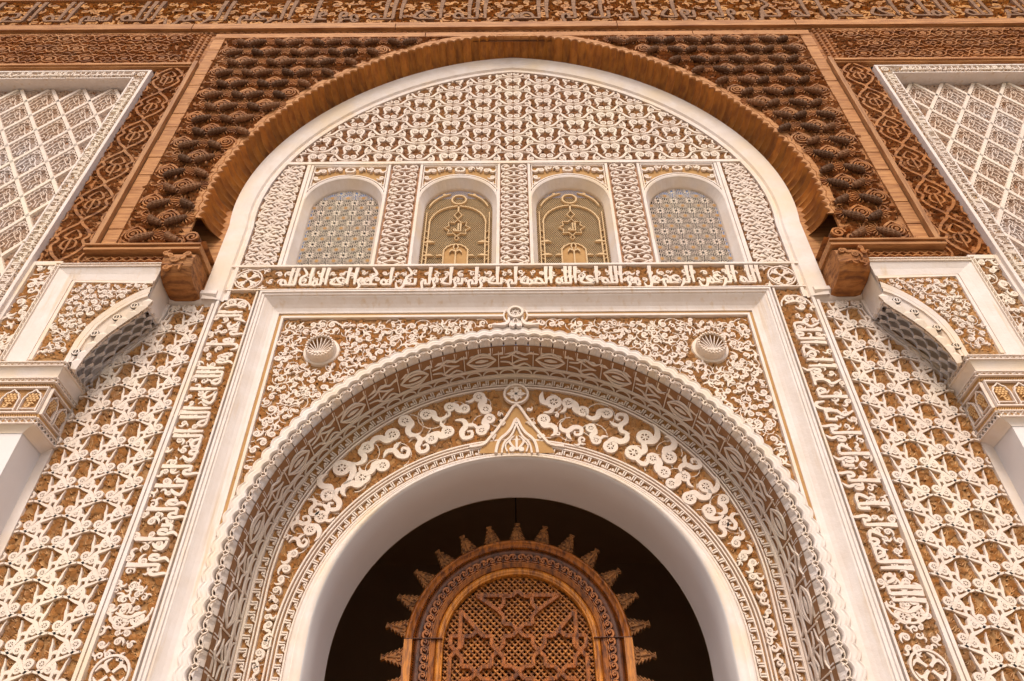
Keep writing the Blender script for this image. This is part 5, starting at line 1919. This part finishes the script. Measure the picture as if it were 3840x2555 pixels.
b = MB()
n_ = 150
for i in range(-n_, n_ + 1):
    s_ = i * .024
    x, z, a = g_pt(s_, 1.073)
    if z < GB:
        continue
    ca, sa = cos(a + .75), sin(a + .75)
    b.rib(x - ca * .017, z - sa * .017, x + ca * .017, z + sa * .017, .016, .028, .052)
put('rope_moulding', b.mesh('rope_moulding', DR), 'door', t)
for sg in (-1, 1):
    b = MB()
    b.stroke([(sg * .052, -.022), (sg * .03, .026), (-sg * .012, .028), (-sg * .03, 0), (-sg * .008, -.02), (sg * .012, -.004)], [.012, .024, .026, .022, .018, .012], .0, .036)
    b.disc(sg * .0, .004, .012, 0, .04, 6)
    b.stroke([(-sg * .045, -.036), (-sg * .01, -.038), (sg * .03, -.03)], [.004, .016, .006], 0, .026)
    cm_ = b.mesh('scroll_curl')
    for i in range(34):
        s_ = sg * (.045 + i * .083)
        x, z, a = g_pt(s_, .952)
        if z > GB:
            put('scroll_curl', cm_, 'door', t, (x, z), a, depth=DR - .03)
# joints between arch and uprights
b = MB()
for sg in (-1, 1):
    b.box(*sorted((sg * .772, sg * 1.165)), GC + .07, GC + .075, .03, .078)
put('joint', b.mesh('joint', DR), 'doordark', t, kind='stuff')
for sg in (-1, 1):
    b = MB()
    b.box(*sorted((sg * 1.075, sg * 1.1685)), GB, GC + .07, .0, .080, .004)
    put('outer_post', b.mesh('outer_post', DR), 'doorlight', t)

# zigzag finials
b = MB()
H_ = .228
ns = 5
left, wz = [], .078
pts = [(-.066, 0)]
for k in range(ns):
    z0 = H_ * .86 * k / ns
    hw = .108 - .072 * k / ns
    pts += [(-hw, z0 + .006), (-hw + .040, z0 + .034)]
pts += [(-.030, H_), (.030, H_)]
full = pts + [(-x, z) for x, z in pts[::-1][2:]]
full = [(-.072, 0)] + pts[1:-2] + [(-.016, H_ * .87), (-.034, H_), (.034, H_), (.016, H_ * .87)] + [(-x, z) for x, z in pts[1:-2][::-1]] + [(.072, 0)]
b.prism(full, -.055, -.004)
fin_mesh = b.mesh('finial')
b = MB()
zz = full[1:-1]
b.stroke([(x * .84, z * .97 + .004) for x, z in full[1:-1]], .012, -.01, .006, sub=1)
trim_mesh = b.mesh('zigzag_edge')
b = MB()
b.stroke([(0, .03), (0, .08), (0, .17)], [.02, .026, .004], -.004, .012)
for sg in (-1, 1):
    b.stroke([(0, .03), (sg * .028, .02), (sg * .036, .055), (sg * .014, .07)], [.016, .018, .016, .01], -.004, .010)
leaf_mesh = b.mesh('finial_leaf')
i = 0
for k in range(-9, 10):
    if abs(k) <= 6:
        f = k * R(13.35)
        x, z, a = 1.165 * sin(f), GC + 1.165 * cos(f), -f
    else:
        x, z, a = math.copysign(1.168, k), GC + .0 - (abs(k) - 6.7) * .285, -math.copysign(PI / 2, k)
        if z < GB:
            continue
    mm = 'doorlight' if k in (-6, -7, -8) else 'spike'
    me = fin_mesh if mm == 'spike' else bpy.data.meshes.get('finial_pale') or keep(fin_mesh)
    if mm != 'spike':
        me.name = 'finial_pale'
        if me.materials and me.materials[0] != M['doorlight']:
            me.materials[0] = M['doorlight']
    o = put('finial', me, mm, t, (x, z), a, depth=DR + .0)
    put('zigzag_edge', trim_mesh, 'spike', o, (x, z), a, depth=DR)
    put('finial_leaf', leaf_mesh, 'spike', o, (x, z), a, depth=DR)

# turned lattice behind the strapwork
inside_g = lambda x, z, d=0.: z > GB and ((abs(x) < .775 + d) if z < GC else math.hypot(x, z - GC) < .775 + d)
P45 = .0455
nbar = 0
for sg in (-1, 1):
    c_ = -3.2
    for q in range(-46, 47):
        # line x*sg + (z-GC) = q*P45*sqrt2
        k_ = q * P45 * 1.4142
        seg = []
        for u in np.linspace(-1.2, 1.2, 121):
            x = u
            z = GC + k_ - sg * x
            if inside_g(x, z) and z > 3.3:
                seg.append((x, z))
        if len(seg) > 3:
            b = MB()
            b.stroke([seg[0], seg[-1]], .0235, -.06 + .004 * sg, -.035 + .004 * sg, sub=1, bev=.35)
            put('lattice_bar', b.mesh('lattice_bar', DR), 'grille', t)
b = MB()
for q in range(-46, 47):
    for p in range(-46, 47):
        x = (p - q) * P45 * .7071
        z = GC + (p + q) * P45 * .7071
        if inside_g(x, z, -.005) and z > 3.3:
            r = .0185
            b.prism([(x + r * cos(a), z + r * sin(a)) for a in (0, PI / 2, PI, PI * 1.5)], -.045, -.022, .25)
put('turned_knots', b.mesh('turned_knots', DR), 'grille', t, kind='stuff')
# star and cross strapwork
SP = .2115
A_, TIP = .150, .2115
B_ = TIP - A_
star = []
for k in range(4):
    ca, sa = round(cos(k * PI / 2)), round(sin(k * PI / 2))
    loc = [(A_, B_ * 1.0), (A_, A_), (B_ * 1.0, A_), ]
    for x, z in ((TIP, 0), (A_, B_), (A_, A_), (B_, A_)):
        star.append((x * ca - z * sa, x * sa + z * ca))
stars = []
for j in range(-4, 1):
    for i in (-1, 0, 1):
        cx, cz = i * 2 * SP, 4.318 + j * 2 * SP
        stars.append((cx, cz, True))
stars.append((0, 4.318 + 2 * SP, True))


def strap(pts, hh):
    b = MB()
    b.stroke(pts, .042, -.03, hh, sub=1, bev=.12)
    dx, dz = pts[1][0] - pts[0][0], pts[1][1] - pts[0][1]
    l = math.hypot(dx, dz)
    nx, nz = -dz / l, dx / l
    for o_ in (-.012, 0, .012):
        b.rib(pts[0][0] + nx * o_, pts[0][1] + nz * o_, pts[1][0] + nx * o_, pts[1][1] + nz * o_, .007, hh - .002, hh + .005)
    put('strap', b.mesh('strap', DR), 'door', t)


kk = 0
for cx, cz, fullstar in stars:
    if cz < 3.4:
        continue
    n = len(star)
    for q in range(n):
        p0, p1 = star[q], star[(q + 1) % n]
        kk += 1
        strap([(cx + p0[0], cz + p0[1]), (cx + p1[0], cz + p1[1])], .012 + .0012 * (kk % 4))
top = 4.318 + 2 * SP
for sg in (-1, 1):
    for a, c_ in (((sg * .44, top + A_ + .008), (sg * .10, top + A_ + .008)), ((sg * .44, top + A_ + .008), (sg * .211, top - .0)), ((sg * .60, top - .005), (sg * .60, 4.318 + .02)),
                  ((sg * .60, top - .005), (sg * .42, 4.318 + SP)), ((sg * (.423 + SP), 4.318), (sg * (.423 + SP + .06), 4.318 + .06)), ((sg * (.423 + SP), 4.318), (sg * (.423 + SP + .06), 4.318 - .06)),
                  ((sg * .695, 4.318 + .06), (sg * .695, 4.318 + .16)), ((sg * .57, 4.318 + .155), (sg * .70, 4.318 + .155)), ((sg * .695, 4.318 - .06), (sg * .695, 4.0))):
        kk += 1
        strap([a, c_], .014 + .0012 * (kk % 4))
b = MB()
b.box(-.76, .76, GB, GC - .95, -.06, -.03)
put('lower_panel', b.mesh('lower_panel', DR), 'door', t)
